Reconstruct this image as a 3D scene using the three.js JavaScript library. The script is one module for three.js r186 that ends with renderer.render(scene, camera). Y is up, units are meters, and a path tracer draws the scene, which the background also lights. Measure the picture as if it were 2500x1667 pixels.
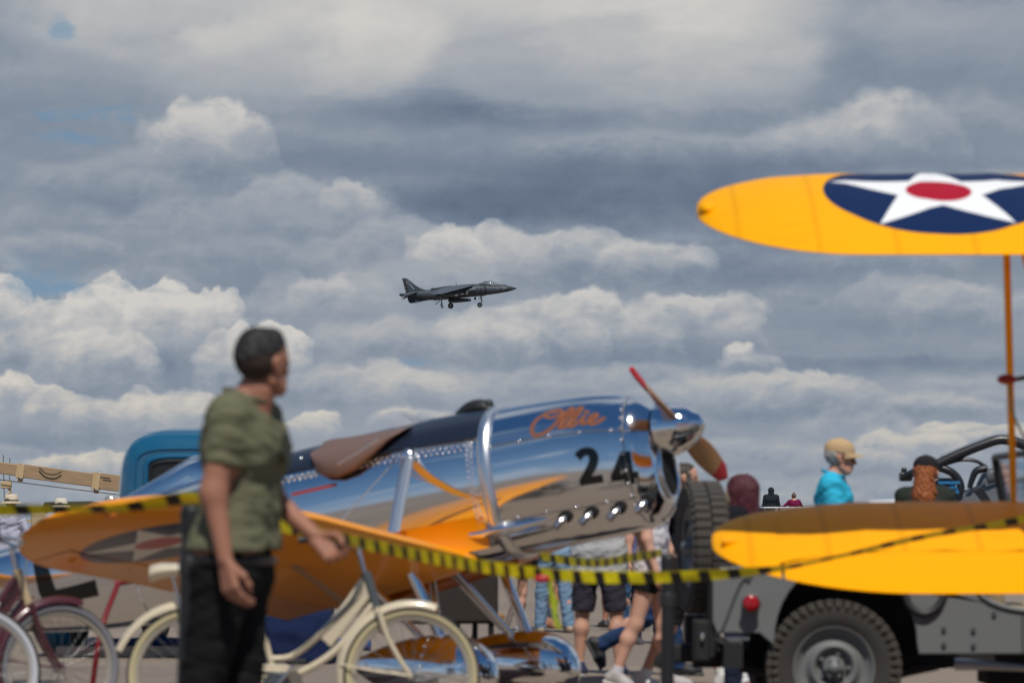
import * as THREE from 'three';
import { mergeGeometries, mergeVertices } from 'three/addons/utils/BufferGeometryUtils.js';
import { RoundedBoxGeometry } from 'three/addons/geometries/RoundedBoxGeometry.js';

// ---------------------------------------------------------------- camera, exposure, sky, sun
const FPX = 9375, HORIZON = 1285, EYE = 1.1;                 // a 135 mm lens, knee-height eye
const TILT = Math.atan((HORIZON - 833.5) / FPX);
const scene = new THREE.Scene();
const camera = new THREE.PerspectiveCamera(2 * Math.atan(833.5 / FPX) * 180 / Math.PI, 1024 / 682, 0.5, 30000);
camera.position.set(0, EYE, 0);
camera.rotation.x = TILT;
camera.focus = 464;
camera.userData.fStop = 4.9;
const renderer = new THREE.WebGLRenderer();
renderer.toneMapping = THREE.LinearToneMapping;
renderer.toneMappingExposure = 1;
renderer.shadowMap.enabled = true;

const sun = new THREE.DirectionalLight(new THREE.Color(1, 0.95, 0.86), 3.6);
{
  const el = 57 * Math.PI / 180, az = 8 * Math.PI / 180;       // high, behind the camera, a little to its right
  sun.position.set(Math.sin(az) * Math.cos(el) * 80, Math.sin(el) * 80, Math.cos(az) * Math.cos(el) * 80 - 24);
  sun.target.position.set(0, 0, -24);
  sun.castShadow = true;
  sun.shadow.mapSize.set(4096, 4096);
  Object.assign(sun.shadow.camera, { left: -30, right: 30, top: 30, bottom: -30, near: 1, far: 200 });
  scene.add(sun, sun.target);
}

// seeded noise
function rng(seed) { let s = seed >>> 0; return () => { s = (s + 0x6d2b79f5) >>> 0; let t = Math.imul(s ^ (s >>> 15), 1 | s); t = (t + Math.imul(t ^ (t >>> 7), 61 | t)) ^ t; return ((t ^ (t >>> 14)) >>> 0) / 4294967296; }; }
const PERM = (() => { const r = rng(77), p = Array.from({ length: 256 }, (_, i) => i); for (let i = 255; i > 0; i--) { const j = Math.floor(r() * (i + 1)); [p[i], p[j]] = [p[j], p[i]]; } return new Uint8Array([...p, ...p]); })();
function noise(x, y) {                                         // gradient noise, about -1 .. 1
  const xi = Math.floor(x), yi = Math.floor(y), xf = x - xi, yf = y - yi, X = xi & 255, Y = yi & 255;
  const u = xf * xf * xf * (xf * (xf * 6 - 15) + 10), v = yf * yf * yf * (yf * (yf * 6 - 15) + 10);
  const g = (h, a, b) => { const q = h & 7; return q < 4 ? ((q & 1 ? -a : a) + (q & 2 ? -b : b)) : (q & 1 ? -1.41 : 1.41) * (q & 2 ? a : b); };
  const a = PERM[X] + Y, b = PERM[X + 1] + Y;
  return ((1 - v) * ((1 - u) * g(PERM[a], xf, yf) + u * g(PERM[b], xf - 1, yf)) + v * ((1 - u) * g(PERM[a + 1], xf, yf - 1) + u * g(PERM[b + 1], xf - 1, yf - 1))) * 0.9;
}
function fbm(x, y, n, gain = 0.5) { let s = 0, a = 1, t = 0; for (let i = 0; i < n; i++) { s += a * noise(x + i * 17.3, y - i * 9.1); t += a; a *= gain; x *= 2.03; y *= 2.03; } return s / t; }
function billow(x, y, n, gain = 0.5) { let s = 0, a = 1, t = 0; for (let i = 0; i < n; i++) { s += a * (1 - 2 * Math.abs(noise(x + i * 31.7, y + i * 5.9))); t += a; a *= gain; x *= 2.07; y *= 2.07; } return s / t; }
const clamp = (x, a = 0, b = 1) => Math.min(b, Math.max(a, x)), lerp = (a, b, t) => a + (b - a) * t;
const smooth = (a, b, x) => { const t = clamp((x - a) / (b - a)); return t * t * (3 - 2 * t); };
const toLin = (c) => { c /= 255; return c <= 0.04045 ? c / 12.92 : Math.pow((c + 0.055) / 1.055, 2.4); };
// The sky: layered cumulus seen from the side. U, V are directions (163.6 units per degree of azimuth and height).
const DEG = FPX * Math.PI / 180;
//  [centre, top, half width, height, brightness, edge softness, sort]   sunlit tops first, dissolving downward into grey bases
const CLOUDS = [
  [700, -190, 760, 420, 0.92, 90], [560, -60, 420, 270, 0.78, 70], [860, -20, 190, 230, 0.98, 50], [1560, -150, 520, 400, 0.95, 80], [1640, -10, 240, 190, 1.0, 40],
  [1750, 60, 260, 190, 0.78, 40], [2420, 20, 330, 190, 0.42, 70], [1330, 60, 280, 200, 0.6, 90],
  [520, 222, 130, 190, 1.0, 12], [480, 250, 150, 190, 0.86, 16], [610, 262, 75, 150, 0.8, 12], [760, 280, 260, 130, 0.42, 30],
  [2190, 205, 170, 190, 0.84, 18], [2050, 255, 230, 130, 0.86, 22], [2370, 230, 210, 180, 0.44, 26], [1500, 305, 420, 95, 0.52, 16], [1080, 305, 300, 120, 0.34, 26],
  [1830, 225, 160, 90, 0.5, 20],
  [250, 385, 260, 170, 0.42, 16], [760, 425, 250, 200, 0.56, 14], [850, 430, 75, 120, 0.72, 7], [560, 455, 300, 210, 0.45, 18], [150, 490, 260, 190, 0.42, 20],
  [2300, 400, 300, 90, 0.4, 24],
  [150, 560, 190, 90, 0.55, 14], [560, 560, 320, 200, 0.42, 24], [930, 510, 230, 210, 0.56, 12], [1180, 538, 180, 170, 0.82, 8], [1100, 545, 120, 150, 0.9, 9], [1380, 545, 230, 170, 0.74, 8], [1600, 568, 170, 130, 0.8, 9], [1000, 610, 260, 190, 0.56, 16],
  [820, 650, 190, 190, 0.55, 14], [790, 655, 90, 120, 0.7, 10], [2250, 655, 260, 170, 0.45, 12], [2320, 675, 160, 150, 0.55, 10], [1950, 690, 240, 120, 0.36, 14], [2050, 610, 300, 90, 0.34, 16],
  [10, 672, 85, 190, 0.98, 5], [330, 678, 235, 250, 0.98, 5], [180, 715, 110, 190, 0.9, 5], [250, 690, 120, 160, 1.0, 5], [400, 685, 130, 180, 1.0, 5], [520, 690, 80, 180, 0.96, 5], [240, 800, 160, 130, 0.86, 7],
  [660, 772, 110, 170, 0.94, 5], [600, 800, 140, 150, 0.8, 6], [60, 770, 110, 150, 0.7, 7],
  [1480, 697, 190, 190, 0.86, 7], [1300, 715, 180, 170, 0.74, 8], [1690, 700, 180, 170, 0.78, 7], [1800, 705, 90, 90, 0.72, 6], [1010, 745, 220, 170, 0.6, 12], [1200, 740, 150, 160, 0.72, 9], [1190, 770, 120, 100, 0.78, 7],
  [1800, 828, 48, 70, 0.92, 5], [1830, 850, 90, 70, 0.7, 7], [2100, 852, 420, 42, 0.38, 14], [2420, 905, 260, 70, 0.5, 10],
  [920, 870, 180, 130, 0.66, 8], [1010, 895, 150, 110, 0.72, 7], [790, 880, 120, 110, 0.55, 9], [1330, 880, 260, 130, 0.5, 12],
  [70, 908, 115, 130, 0.94, 5], [130, 935, 80, 100, 0.86, 6], [300, 945, 180, 120, 0.82, 6], [430, 940, 140, 130, 0.88, 5], [520, 960, 150, 110, 0.74, 7],
  [1900, 888, 220, 130, 0.72, 7], [2030, 905, 150, 110, 0.66, 8], [1740, 905, 150, 110, 0.6, 9], [2230, 940, 160, 70, 0.52, 9], [2300, 960, 190, 60, 0.62, 8],
  [770, 994, 70, 75, 0.9, 5], [730, 1010, 90, 70, 0.72, 6], [1010, 985, 130, 70, 0.72, 7], [1500, 985, 300, 90, 0.44, 12], [1100, 1010, 140, 60, 0.6, 8],
  [2380, 1015, 190, 110, 0.84, 6], [2230, 1050, 170, 90, 0.78, 6], [2080, 1080, 170, 80, 0.66, 7], [1880, 1060, 210, 90, 0.5, 10], [1750, 1120, 190, 90, 0.46, 10],
  [170, 1100, 120, 75, 0.86, 5], [250, 1092, 80, 80, 0.9, 5], [40, 1130, 90, 60, 0.66, 7], [420, 1110, 130, 60, 0.6, 8], [640, 1090, 190, 80, 0.56, 8], [2000, 1150, 260, 80, 0.5, 10], [330, 1180, 300, 60, 0.52, 10], [1700, 1185, 400, 70, 0.52, 12],
];
const FILL = [];
{ // a fill of soft, middling cloud behind the named ones
  const r = rng(41), fill = FILL;
  for (let i = 0; i < 80; i++) { const V = 260 + 960 * r(), k = lerp(1, 0.42, (V - 260) / 960); fill.push([-900 + 4300 * r(), V, (110 + 240 * r()) * k, (90 + 120 * r()) * k, 0.42 + 0.3 * r(), (10 + 18 * r()) * k + 4]); }
  fill.sort((a, b) => a[1] - b[1]);
  CLOUDS.push([960, 30, 130, 165, 0.98, 40], [700, 20, 170, 130, 0.86, 42], [1690, 10, 160, 130, 0.98, 40], [1450, 60, 190, 130, 0.78, 42], [1230, 110, 150, 90, 0.56, 42], [2230, 20, 220, 100, 0.5, 44], [350, 10, 180, 120, 0.74, 42], [1880, 110, 130, 90, 0.7, 40], [560, 60, 120, 90, 0.9, 42], [90, 150, 220, 110, 0.4, 44]);
}
//  [centre x, y, half width, half height, strength]   shaded undersides
const SHADES = [
  [60, 60, 190, 260, 0.5], [850, 232, 460, 44, 0.62], [1130, 262, 330, 50, 0.85], [1500, 268, 340, 36, 0.72], [2150, 130, 330, 70, 0.45], [2420, 170, 240, 60, 0.5], [2000, 60, 190, 60, 0.3],
  [480, 425, 170, 28, 0.55], [760, 395, 260, 34, 0.5], [1250, 480, 360, 72, 1.15], [1180, 520, 210, 40, 0.75], [1620, 470, 420, 70, 0.9], [1850, 520, 420, 70, 0.8], [2100, 400, 460, 50, 0.45], [1500, 400, 420, 40, 0.5],
  [300, 500, 190, 45, 0.45], [350, 620, 170, 40, 0.5], [1550, 668, 330, 30, 0.75], [1800, 660, 300, 40, 0.6], [2150, 630, 300, 45, 0.4], [1300, 690, 260, 20, 0.3], [650, 700, 130, 60, 0.35],
  [340, 885, 270, 36, 0.95], [330, 858, 210, 34, 0.55], [560, 930, 260, 24, 0.5], [1080, 835, 260, 30, 0.5], [1480, 870, 330, 36, 0.75], [1600, 840, 220, 34, 0.45], [2150, 800, 380, 34, 0.5], [2150, 880, 420, 22, 0.7], [2000, 900, 360, 22, 0.5],
  [190, 975, 60, 40, 0.4], [880, 960, 240, 26, 0.5], [1350, 860, 200, 30, 0.4], [2000, 1000, 420, 26, 0.55], [1830, 1010, 220, 26, 0.5], [2450, 990, 240, 22, 0.4], [320, 1068, 280, 24, 0.35], [1850, 1150, 200, 24, 0.25], [60, 1070, 160, 24, 0.3], [2250, 1150, 280, 20, 0.3],
];
//  [centre x, y, half width, half height]   openings to the blue
const GAPS = [[152, 82, 46, 40], [230, 285, 170, 22], [180, 345, 120, 22], [110, 690, 110, 55], [60, 640, 150, 30], [340, 690, 60, 14], [1020, 890, 60, 20]];
function skyAt(U, V) {
  // warped coordinates give every edge its cauliflower outline
  const w1 = fbm(U / 210, V / 120, 4), w2 = fbm(U / 210 + 40, V / 120 - 11, 4), w = fbm(U / 58 + 7, V / 40, 4, 0.55);
  const bl = billow((U + 40 * w1) / 95, (V + 26 * w2) / 62, 5, 0.56), wisp = fbm((U + 90 * w2) / 330, (V + 30 * w1) / 62, 5, 0.55);
  const relief = billow((U + 40 * w1 - 5) / 95, (V + 26 * w2 - 6) / 62, 4, 0.56) - billow((U + 40 * w1 + 5) / 95, (V + 26 * w2 + 6) / 62, 4, 0.56);
  const low = smooth(300, 1250, V);
  let b = lerp(0.31, 0.4, low) + 0.1 * wisp + 0.06 * w1 + 0.04 * bl;                       // 0 dark base .. 1 sunlit top
  let blue = 0;
  const UU = U + 36 * w1 + 14 * w, VV = V + 22 * w2 + 8 * w;
  const lay = ([cx, ty, hw, hh, br, soft], n) => {
    if (Math.abs(U - cx) > hw * 1.5 + 60 || V < ty - 80 || V > ty + hh * 1.5 + 60) return;
    if (soft >= 40) {                                          // smooth sheets overhead
      const d = ((U + 70 * w1 + 24 * w - cx) / hw) ** 2 + ((V + 46 * w2 + 12 * bl - ty - hh * 0.5) / (hh * 0.62)) ** 2;
      const a = smooth(1.4, 0.1, d + 0.4 * wisp) * 0.94;
      b = lerp(b, br * (0.97 - 0.24 * smooth(0.2, 1.05, (V + 30 * w2 - ty) / hh) + 0.13 * wisp + 0.12 * w1) + 0.025 * bl + 0.03 * relief, a);
      return;
    }
    const lump = fbm((U + n * 97) / (hw * 0.62 + 30), (V - n * 53) / (hh * 0.9 + 40), 3), x = (U + 30 * w1 + 12 * w + 0.22 * hw * lump - cx) / hw;
    if (x < -1.2 || x > 1.2) return;
    const ax = Math.abs(x), dome = 1 - Math.sqrt(Math.max(0, 1 - Math.min(1, ax) ** 2));
    const s = (V + 14 * w2 - ty - 0.5 * hh * dome + lump * 0.34 * hh - (bl * 0.5 + 0.22 * w) * Math.min(40, hh * 0.3)) / hh;
    if (s < -0.3 || s > 1.3) return;
    const veil = 0.42 + 0.5 * smooth(-0.45, 0.35, wisp + 0.5 * w + 0.3 * bl);
    const a = smooth(-soft * 0.5 / hh, soft * 2.0 / hh, s) * (1 - smooth(0.22, 1.0, s + 0.3 * wisp + 0.12 * w)) * (1 - smooth(0.55, 1.1, ax + 0.3 * w + 0.2 * wisp)) * veil;
    if (a <= 0) return;
    const crisp = clamp(10 / soft, 0.2, 1);
    const lit = (br + (ty > 640 ? 0.07 : 0)) * (0.97 - 0.5 * smooth(0.06, 0.75, s)) + crisp * (0.11 * relief + 0.05 * bl * (0.4 + br)) + 0.07 * wisp + 0.08 * lump;
    b = lerp(b, Math.max(b * 0.5 + 0.12, lit), clamp(a));
    blue *= 1 - a;
  };
  FILL.forEach(lay);
  for (const [cx, cy, rx, ry] of GAPS) { const d = ((UU - cx) / rx) ** 2 + ((VV - cy) / ry) ** 2; if (d < 3) blue = Math.max(blue, smooth(2.0, 0.1, d + 1.5 * bl + 1.2 * wisp + 0.6 * w)); }
  for (const [cx, cy, rx, ry, k] of SHADES) { const x = (UU - cx) / rx, y = (VV - cy) / ry, d = x * x + y * y; if (d < 5) { const s = Math.exp(-d * 0.9) * k; b = b * (1 - Math.min(0.7, (V < 600 ? 0.66 : 0.5) * s)) + 0.035 * s * (wisp + 0.5 * bl + 0.6 * w); blue *= 1 - 0.5 * s; } }
  CLOUDS.forEach(lay);
  b = clamp(b + 0.02 * w, -0.02, 1.08);
  // grey-blue base, neutral middle, warm sunlit tops; display values made linear
  const P = [[90, 104, 126], [118, 131, 149], [146, 155, 167], [168, 172, 178], [189, 189, 189], [207, 204, 200]], t = clamp(b, 0, 1) * 5, i = Math.min(4, Math.floor(t)), q = t - i;
  const warm = smooth(700, 1200, V) * smooth(0.45, 0.9, b) * 9;
  const c = [0, 1, 2].map((k) => lerp(P[i][k], P[i + 1][k], q));
  c[0] += warm * 0.5; c[2] -= warm * 0.9;
  const g = [112, 148, 178];
  return [0, 1, 2].map((k) => toLin(lerp(c[k], g[k], 0.7 * blue)));
}
// elsewhere: the same broken cloud, thinning to blue overhead and behind the camera (what the polished metal mirrors)
function wideSky(dx, dy, dz) {
  const k = 1.25 / (dy + 0.14), n = fbm(dx * k + 9, dz * k - 4, 5), edge = billow(dx * k * 1.7 + 3, dz * k * 1.7, 4), back = smooth(-0.75, 0.1, dz);
  const cover = smooth(lerp(-0.15, 0.3, back), lerp(0.2, 0.62, back), n + 0.22 * edge + 0.12 * (1 - smooth(0, 0.25, dy)));
  const zen = smooth(0, 0.8, dy), sky = [lerp(106, 50, zen), lerp(138, 84, zen), lerp(172, 128, zen)], grey = lerp(120, 206, clamp(0.55 + 0.5 * edge)), cl = [grey, grey + 1, grey + 4];
  const haze = 1 - smooth(0, 0.12, dy);
  return [0, 1, 2].map((i) => toLin(lerp(lerp(sky[i], [176, 184, 192][i], haze * 0.6), cl[i], cover * 0.8)));
}
function skyTowards(dx, dy, dz, fine) {
  const el = Math.asin(clamp(dy, -1, 1)) * 180 / Math.PI, az = Math.atan2(dx, -dz) * 180 / Math.PI;
  const inside = (1 - smooth(13, 22, Math.abs(az))) * (1 - smooth(9.5, 15, el));
  const far = inside < 1 ? wideSky(dx, Math.max(0, dy), dz) : [0, 0, 0];
  if (!inside || !fine) return far;
  const near = skyAt(1250 + az * DEG, HORIZON - Math.max(-0.5, el) * DEG);
  return [0, 1, 2].map((i) => lerp(far[i], near[i], inside));
}
{
  const W = 4096, H = 2048, data = new Float32Array(W * H * 4);
  for (let row = 0; row < H; row++) {
    const el = ((row + 0.5) / H - 0.5) * Math.PI, y = Math.sin(el), band = el > -0.02 && el < 0.28;
    for (let col = 0; col < W; col++) {
      const a = ((col + 0.5) / W - 0.5) * 2 * Math.PI, x = Math.cos(a) * Math.cos(el), z = Math.sin(a) * Math.cos(el), o = (row * W + col) * 4;
      const front = band && z < -0.88;
      if (!front && ((row & 3) || (col & 3)) ) { const p = ((row & ~3) * W + (col & ~3)) * 4; if (!(row & 3 && band && false)) { data[o] = data[p]; data[o + 1] = data[p + 1]; data[o + 2] = data[p + 2]; data[o + 3] = 1; if (data[p + 3]) continue; } }
      const c = y > -0.01 || front ? skyTowards(x, y, z, true) : [0.24, 0.24, 0.25];
      data[o] = c[0]; data[o + 1] = c[1]; data[o + 2] = c[2]; data[o + 3] = 1;
    }
  }
  const t = new THREE.DataTexture(data, W, H, THREE.RGBAFormat, THREE.FloatType);
  t.mapping = THREE.EquirectangularReflectionMapping;
  t.minFilter = t.magFilter = THREE.LinearFilter;
  t.needsUpdate = true;
  scene.background = t;
  scene.environment = t;
}

// the stretch of sky before the lens once more, finely drawn on a far dome sector (the equirectangular picture has 11 texels to a degree)
{
  const AZ = 16, E0 = -0.6, E1 = 12.4, W = 2048, H = Math.round(W * (E1 - E0) / (2 * AZ)), data = new Float32Array(W * H * 4);
  for (let row = 0, o = 0; row < H; row++) for (let col = 0; col < W; col++, o += 4) {
    const az = ((col + 0.5) / W * 2 - 1) * AZ * Math.PI / 180, el = lerp(E0, E1, (row + 0.5) / H) * Math.PI / 180;
    const c = skyTowards(Math.sin(az) * Math.cos(el), Math.sin(el), -Math.cos(az) * Math.cos(el), true);
    data[o] = c[0]; data[o + 1] = c[1]; data[o + 2] = c[2]; data[o + 3] = 1;
  }
  const t = new THREE.DataTexture(data, W, H, THREE.RGBAFormat, THREE.FloatType);
  t.minFilter = t.magFilter = THREE.LinearFilter;
  t.needsUpdate = true;
  const R = 9000, nx = 64, ny = 28, pos = [], uv = [], idx = [];
  for (let j = 0; j <= ny; j++) for (let i = 0; i <= nx; i++) {
    const az = (i / nx * 2 - 1) * AZ * Math.PI / 180, el = lerp(E0, E1, j / ny) * Math.PI / 180;
    pos.push(R * Math.sin(az) * Math.cos(el), EYE + R * Math.sin(el), -R * Math.cos(az) * Math.cos(el)); uv.push(i / nx, j / ny);
    if (i < nx && j < ny) { const k = j * (nx + 1) + i; idx.push(k, k + nx + 2, k + 1, k, k + nx + 1, k + nx + 2); }
  }
  const g = new THREE.BufferGeometry();
  g.setAttribute('position', new THREE.Float32BufferAttribute(pos, 3)); g.setAttribute('uv', new THREE.Float32BufferAttribute(uv, 2)); g.setIndex(idx); g.computeVertexNormals();
  const dome = new THREE.Mesh(g, new THREE.MeshBasicMaterial({ map: t, side: THREE.DoubleSide, fog: false }));
  dome.name = 'sky'; dome.userData = { kind: 'structure' };
  scene.add(dome);
}
// ---------------------------------------------------------------- helpers
const V3 = (x, y, z) => new THREE.Vector3(x, y, z);
const taken = new Map();
function numbered(name) { const n = taken.get(name) ?? 0; taken.set(name, n + 1); return n ? name + '_' + String(n).padStart(3, '0') : name; }
function thing(name, label, category, pos = [0, 0, 0], turn = 0, group) {
  const o = new THREE.Group();
  o.name = numbered(name); o.position.set(...pos); o.rotation.y = turn;
  o.userData = { label, category }; if (group) o.userData.group = group;
  scene.add(o);
  return o;
}
function part(parent, name, geo, mat, label) {
  const m = new THREE.Mesh(Array.isArray(geo) ? merge(geo) : geo, mat);
  m.name = name; if (label) m.userData.label = label;
  parent.add(m);
  return m;
}
const merge = (list) => list.length === 1 ? list[0] : mergeGeometries(list.map((g) => { g = g.index ? g.toNonIndexed() : g; const c = new THREE.BufferGeometry(); for (const k of ['position', 'normal', 'uv']) c.setAttribute(k, g.attributes[k] ?? new THREE.Float32BufferAttribute(new Float32Array(g.attributes.position.count * 2), 2)); return c; }));
const M = (r, g, b, rough = 0.6, metal = 0, more = {}) => new THREE.MeshPhysicalMaterial({ color: new THREE.Color().setRGB(r, g, b), roughness: rough, metalness: metal, side: THREE.DoubleSide, ...more });
// a point at image place (px, py of 2500 x 1667) and distance d: used to read positions off the photograph
function at(px, py, d) {
  const v = V3((px - 1250) / FPX, -(py - 833.5) / FPX, -1).applyAxisAngle(V3(1, 0, 0), TILT);
  return v.multiplyScalar(d / -v.z).add(V3(0, EYE, 0));
}
const box = (w, h, d, x = 0, y = 0, z = 0, r = 0) => (r ? new RoundedBoxGeometry(w, h, d, 2, r) : new THREE.BoxGeometry(w, h, d)).translate(x, y, z);
function tube(points, radius, seg = 8, n = 0, closed = false) {   // radius: a number or a function of 0..1
  const p = points.map((q) => q.isVector3 ? q : V3(...q)), c = p.length === 2 ? new THREE.LineCurve3(...p) : new THREE.CatmullRomCurve3(p, closed, 'centripetal');
  const count = n || (p.length === 2 ? 1 : p.length * 6), g = new THREE.TubeGeometry(c, count, typeof radius === 'number' ? radius : 1, seg, closed);
  if (typeof radius === 'function') {
    const a = g.attributes.position, v = V3();
    for (let i = 0; i <= count; i++) { const o = c.getPointAt(i / count), r = radius(i / count); for (let j = 0; j <= seg; j++) { const k = i * (seg + 1) + j; v.fromBufferAttribute(a, k).sub(o).multiplyScalar(r).add(o); a.setXYZ(k, v.x, v.y, v.z); } }
    g.computeVertexNormals();
  }
  return closed ? g : merge([g, ...[0, 1].map((e) => { const r = typeof radius === 'number' ? radius : radius(e), d = new THREE.CircleGeometry(r, seg), t = c.getTangentAt(e).multiplyScalar(e ? 1 : -1), o = c.getPointAt(e); d.applyQuaternion(new THREE.Quaternion().setFromUnitVectors(V3(0, 0, 1), t)); return d.translate(o.x, o.y, o.z); })]);
}
const lathe = (pts, seg = 32) => new THREE.LatheGeometry(pts.map(([r, y]) => new THREE.Vector2(Math.max(r, 1e-4), y)), seg);
const ball = (r, x = 0, y = 0, z = 0, sx = 1, sy = 1, sz = 1, n = 14) => new THREE.SphereGeometry(r, n * 2, n).scale(sx, sy, sz).translate(x, y, z);
// a skin over rings of equal length; every ring is a list of [x, y, z]
function loft(rings, { closed = true, caps = true, uv } = {}) {
  const n = rings[0].length, cols = closed ? n + 1 : n, pos = [], uvs = [], idx = [];
  rings.forEach((r, i) => { for (let j = 0; j < cols; j++) { const p = r[j % n]; pos.push(...p); const t = uv ? uv(i, j) : [j / (cols - 1), i / (rings.length - 1)]; uvs.push(...t); } });
  for (let i = 0; i + 1 < rings.length; i++) for (let j = 0; j + 1 < cols; j++) { const a = i * cols + j, b = a + 1, c = a + cols, d = c + 1; idx.push(a, c, b, b, c, d); }
  const g = new THREE.BufferGeometry();
  g.setAttribute('position', new THREE.Float32BufferAttribute(pos, 3)); g.setAttribute('uv', new THREE.Float32BufferAttribute(uvs, 2)); g.setIndex(idx); g.computeVertexNormals();
  if (closed) { const a = g.attributes.normal; for (let i = 0; i < rings.length; i++) { const p = i * cols, q = p + cols - 1, x = a.getX(p) + a.getX(q), y = a.getY(p) + a.getY(q), z = a.getZ(p) + a.getZ(q), l = Math.hypot(x, y, z) || 1; a.setXYZ(p, x / l, y / l, z / l); a.setXYZ(q, x / l, y / l, z / l); } }
  if (!caps || !closed) return g;
  const ends = [0, rings.length - 1].map((i) => {
    const r = rings[i], m = r.reduce((s, p) => s.map((x, k) => x + p[k] / n), [0, 0, 0]), P = [], e = new THREE.BufferGeometry();
    for (let j = 0; j < n; j++) P.push(...m, ...r[i ? j : (j + 1) % n], ...r[i ? (j + 1) % n : j]);
    e.setAttribute('position', new THREE.Float32BufferAttribute(P, 3)); e.setAttribute('uv', new THREE.Float32BufferAttribute(new Float32Array(n * 6).fill(0), 2)); e.computeVertexNormals();
    return e;
  });
  return merge([g, ...ends]);
}
function extrude(pts, depth, bevel = 0, holes = []) {           // outline in x, y; thickness along z, centred
  const s = new THREE.Shape(pts.map(([x, y]) => new THREE.Vector2(x, y)));
  for (const h of holes) s.holes.push(new THREE.Path(h.map(([x, y]) => new THREE.Vector2(x, y))));
  return new THREE.ExtrudeGeometry(s, { depth: depth - 2 * bevel, bevelEnabled: bevel > 0, bevelSize: bevel, bevelThickness: bevel, bevelSegments: 2, curveSegments: 8 }).translate(0, 0, -depth / 2 + bevel);
}
function canvasTexture(w, h, draw, srgb = true) {
  const c = document.createElement('canvas'); c.width = w; c.height = h;
  draw(c.getContext('2d'), w, h);
  const t = new THREE.CanvasTexture(c); if (srgb) t.colorSpace = THREE.SRGBColorSpace; t.anisotropy = 8;
  return t;
}
function grain(n, seed, lo, hi, fx, fy = fx, oct = 4) {          // a tiling-size noise picture of greys, linear
  const d = new Uint8Array(n * n * 4);
  for (let y = 0, o = 0; y < n; y++) for (let x = 0; x < n; x++, o += 4) { const a = x / n, k = fbm(a * fx + seed, y / n * fy, oct), k2 = fbm((a - 1) * fx + seed, y / n * fy, oct), v = lerp(lo, hi, clamp(0.5 + 0.75 * lerp(k, k2, a))) * 255; d[o] = d[o + 1] = d[o + 2] = v; d[o + 3] = 255; }
  const t = new THREE.DataTexture(d, n, n); t.wrapS = t.wrapT = THREE.MirroredRepeatWrapping; t.magFilter = t.minFilter = THREE.LinearFilter; t.needsUpdate = true;
  return t;
}
const NOISE_FINE = grain(256, 3, 0.25, 0.85, 40), NOISE_SOFT = grain(256, 9, 0.3, 0.8, 7);
function rep(t, x, y) { const c = t.clone(); c.repeat.set(x, y); c.needsUpdate = true; return c; }

// ---- bodies: a smooth union of tapered capsules, meshed by surface nets
const CAP = (a, b, ra, rb = ra, flat) => ({ a: V3(...a), b: V3(...b), ra, rb, flat });
function fieldOf(caps, k = 0.03) {
  const list = caps.map((c) => { const d = c.b.clone().sub(c.a); return { ...c, d, l2: Math.max(d.lengthSq(), 1e-9) }; });
  return (x, y, z) => {
    let s = 1e3;
    for (const c of list) {
      let px = x - c.a.x, py = y - c.a.y, pz = z - c.a.z;
      const t = clamp((px * c.d.x + py * c.d.y + pz * c.d.z) / c.l2);
      px -= c.d.x * t; py -= c.d.y * t; pz -= c.d.z * t;
      if (c.flat) { px /= c.flat[0]; py /= c.flat[1]; pz /= c.flat[2]; }
      const d = Math.sqrt(px * px + py * py + pz * pz) - (c.ra + (c.rb - c.ra) * t), kk = c.k ?? k;
      const h = Math.max(kk - Math.abs(s - d), 0) / kk;
      s = Math.min(s, d) - h * h * kk * 0.25;
    }
    return s;
  };
}
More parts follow.
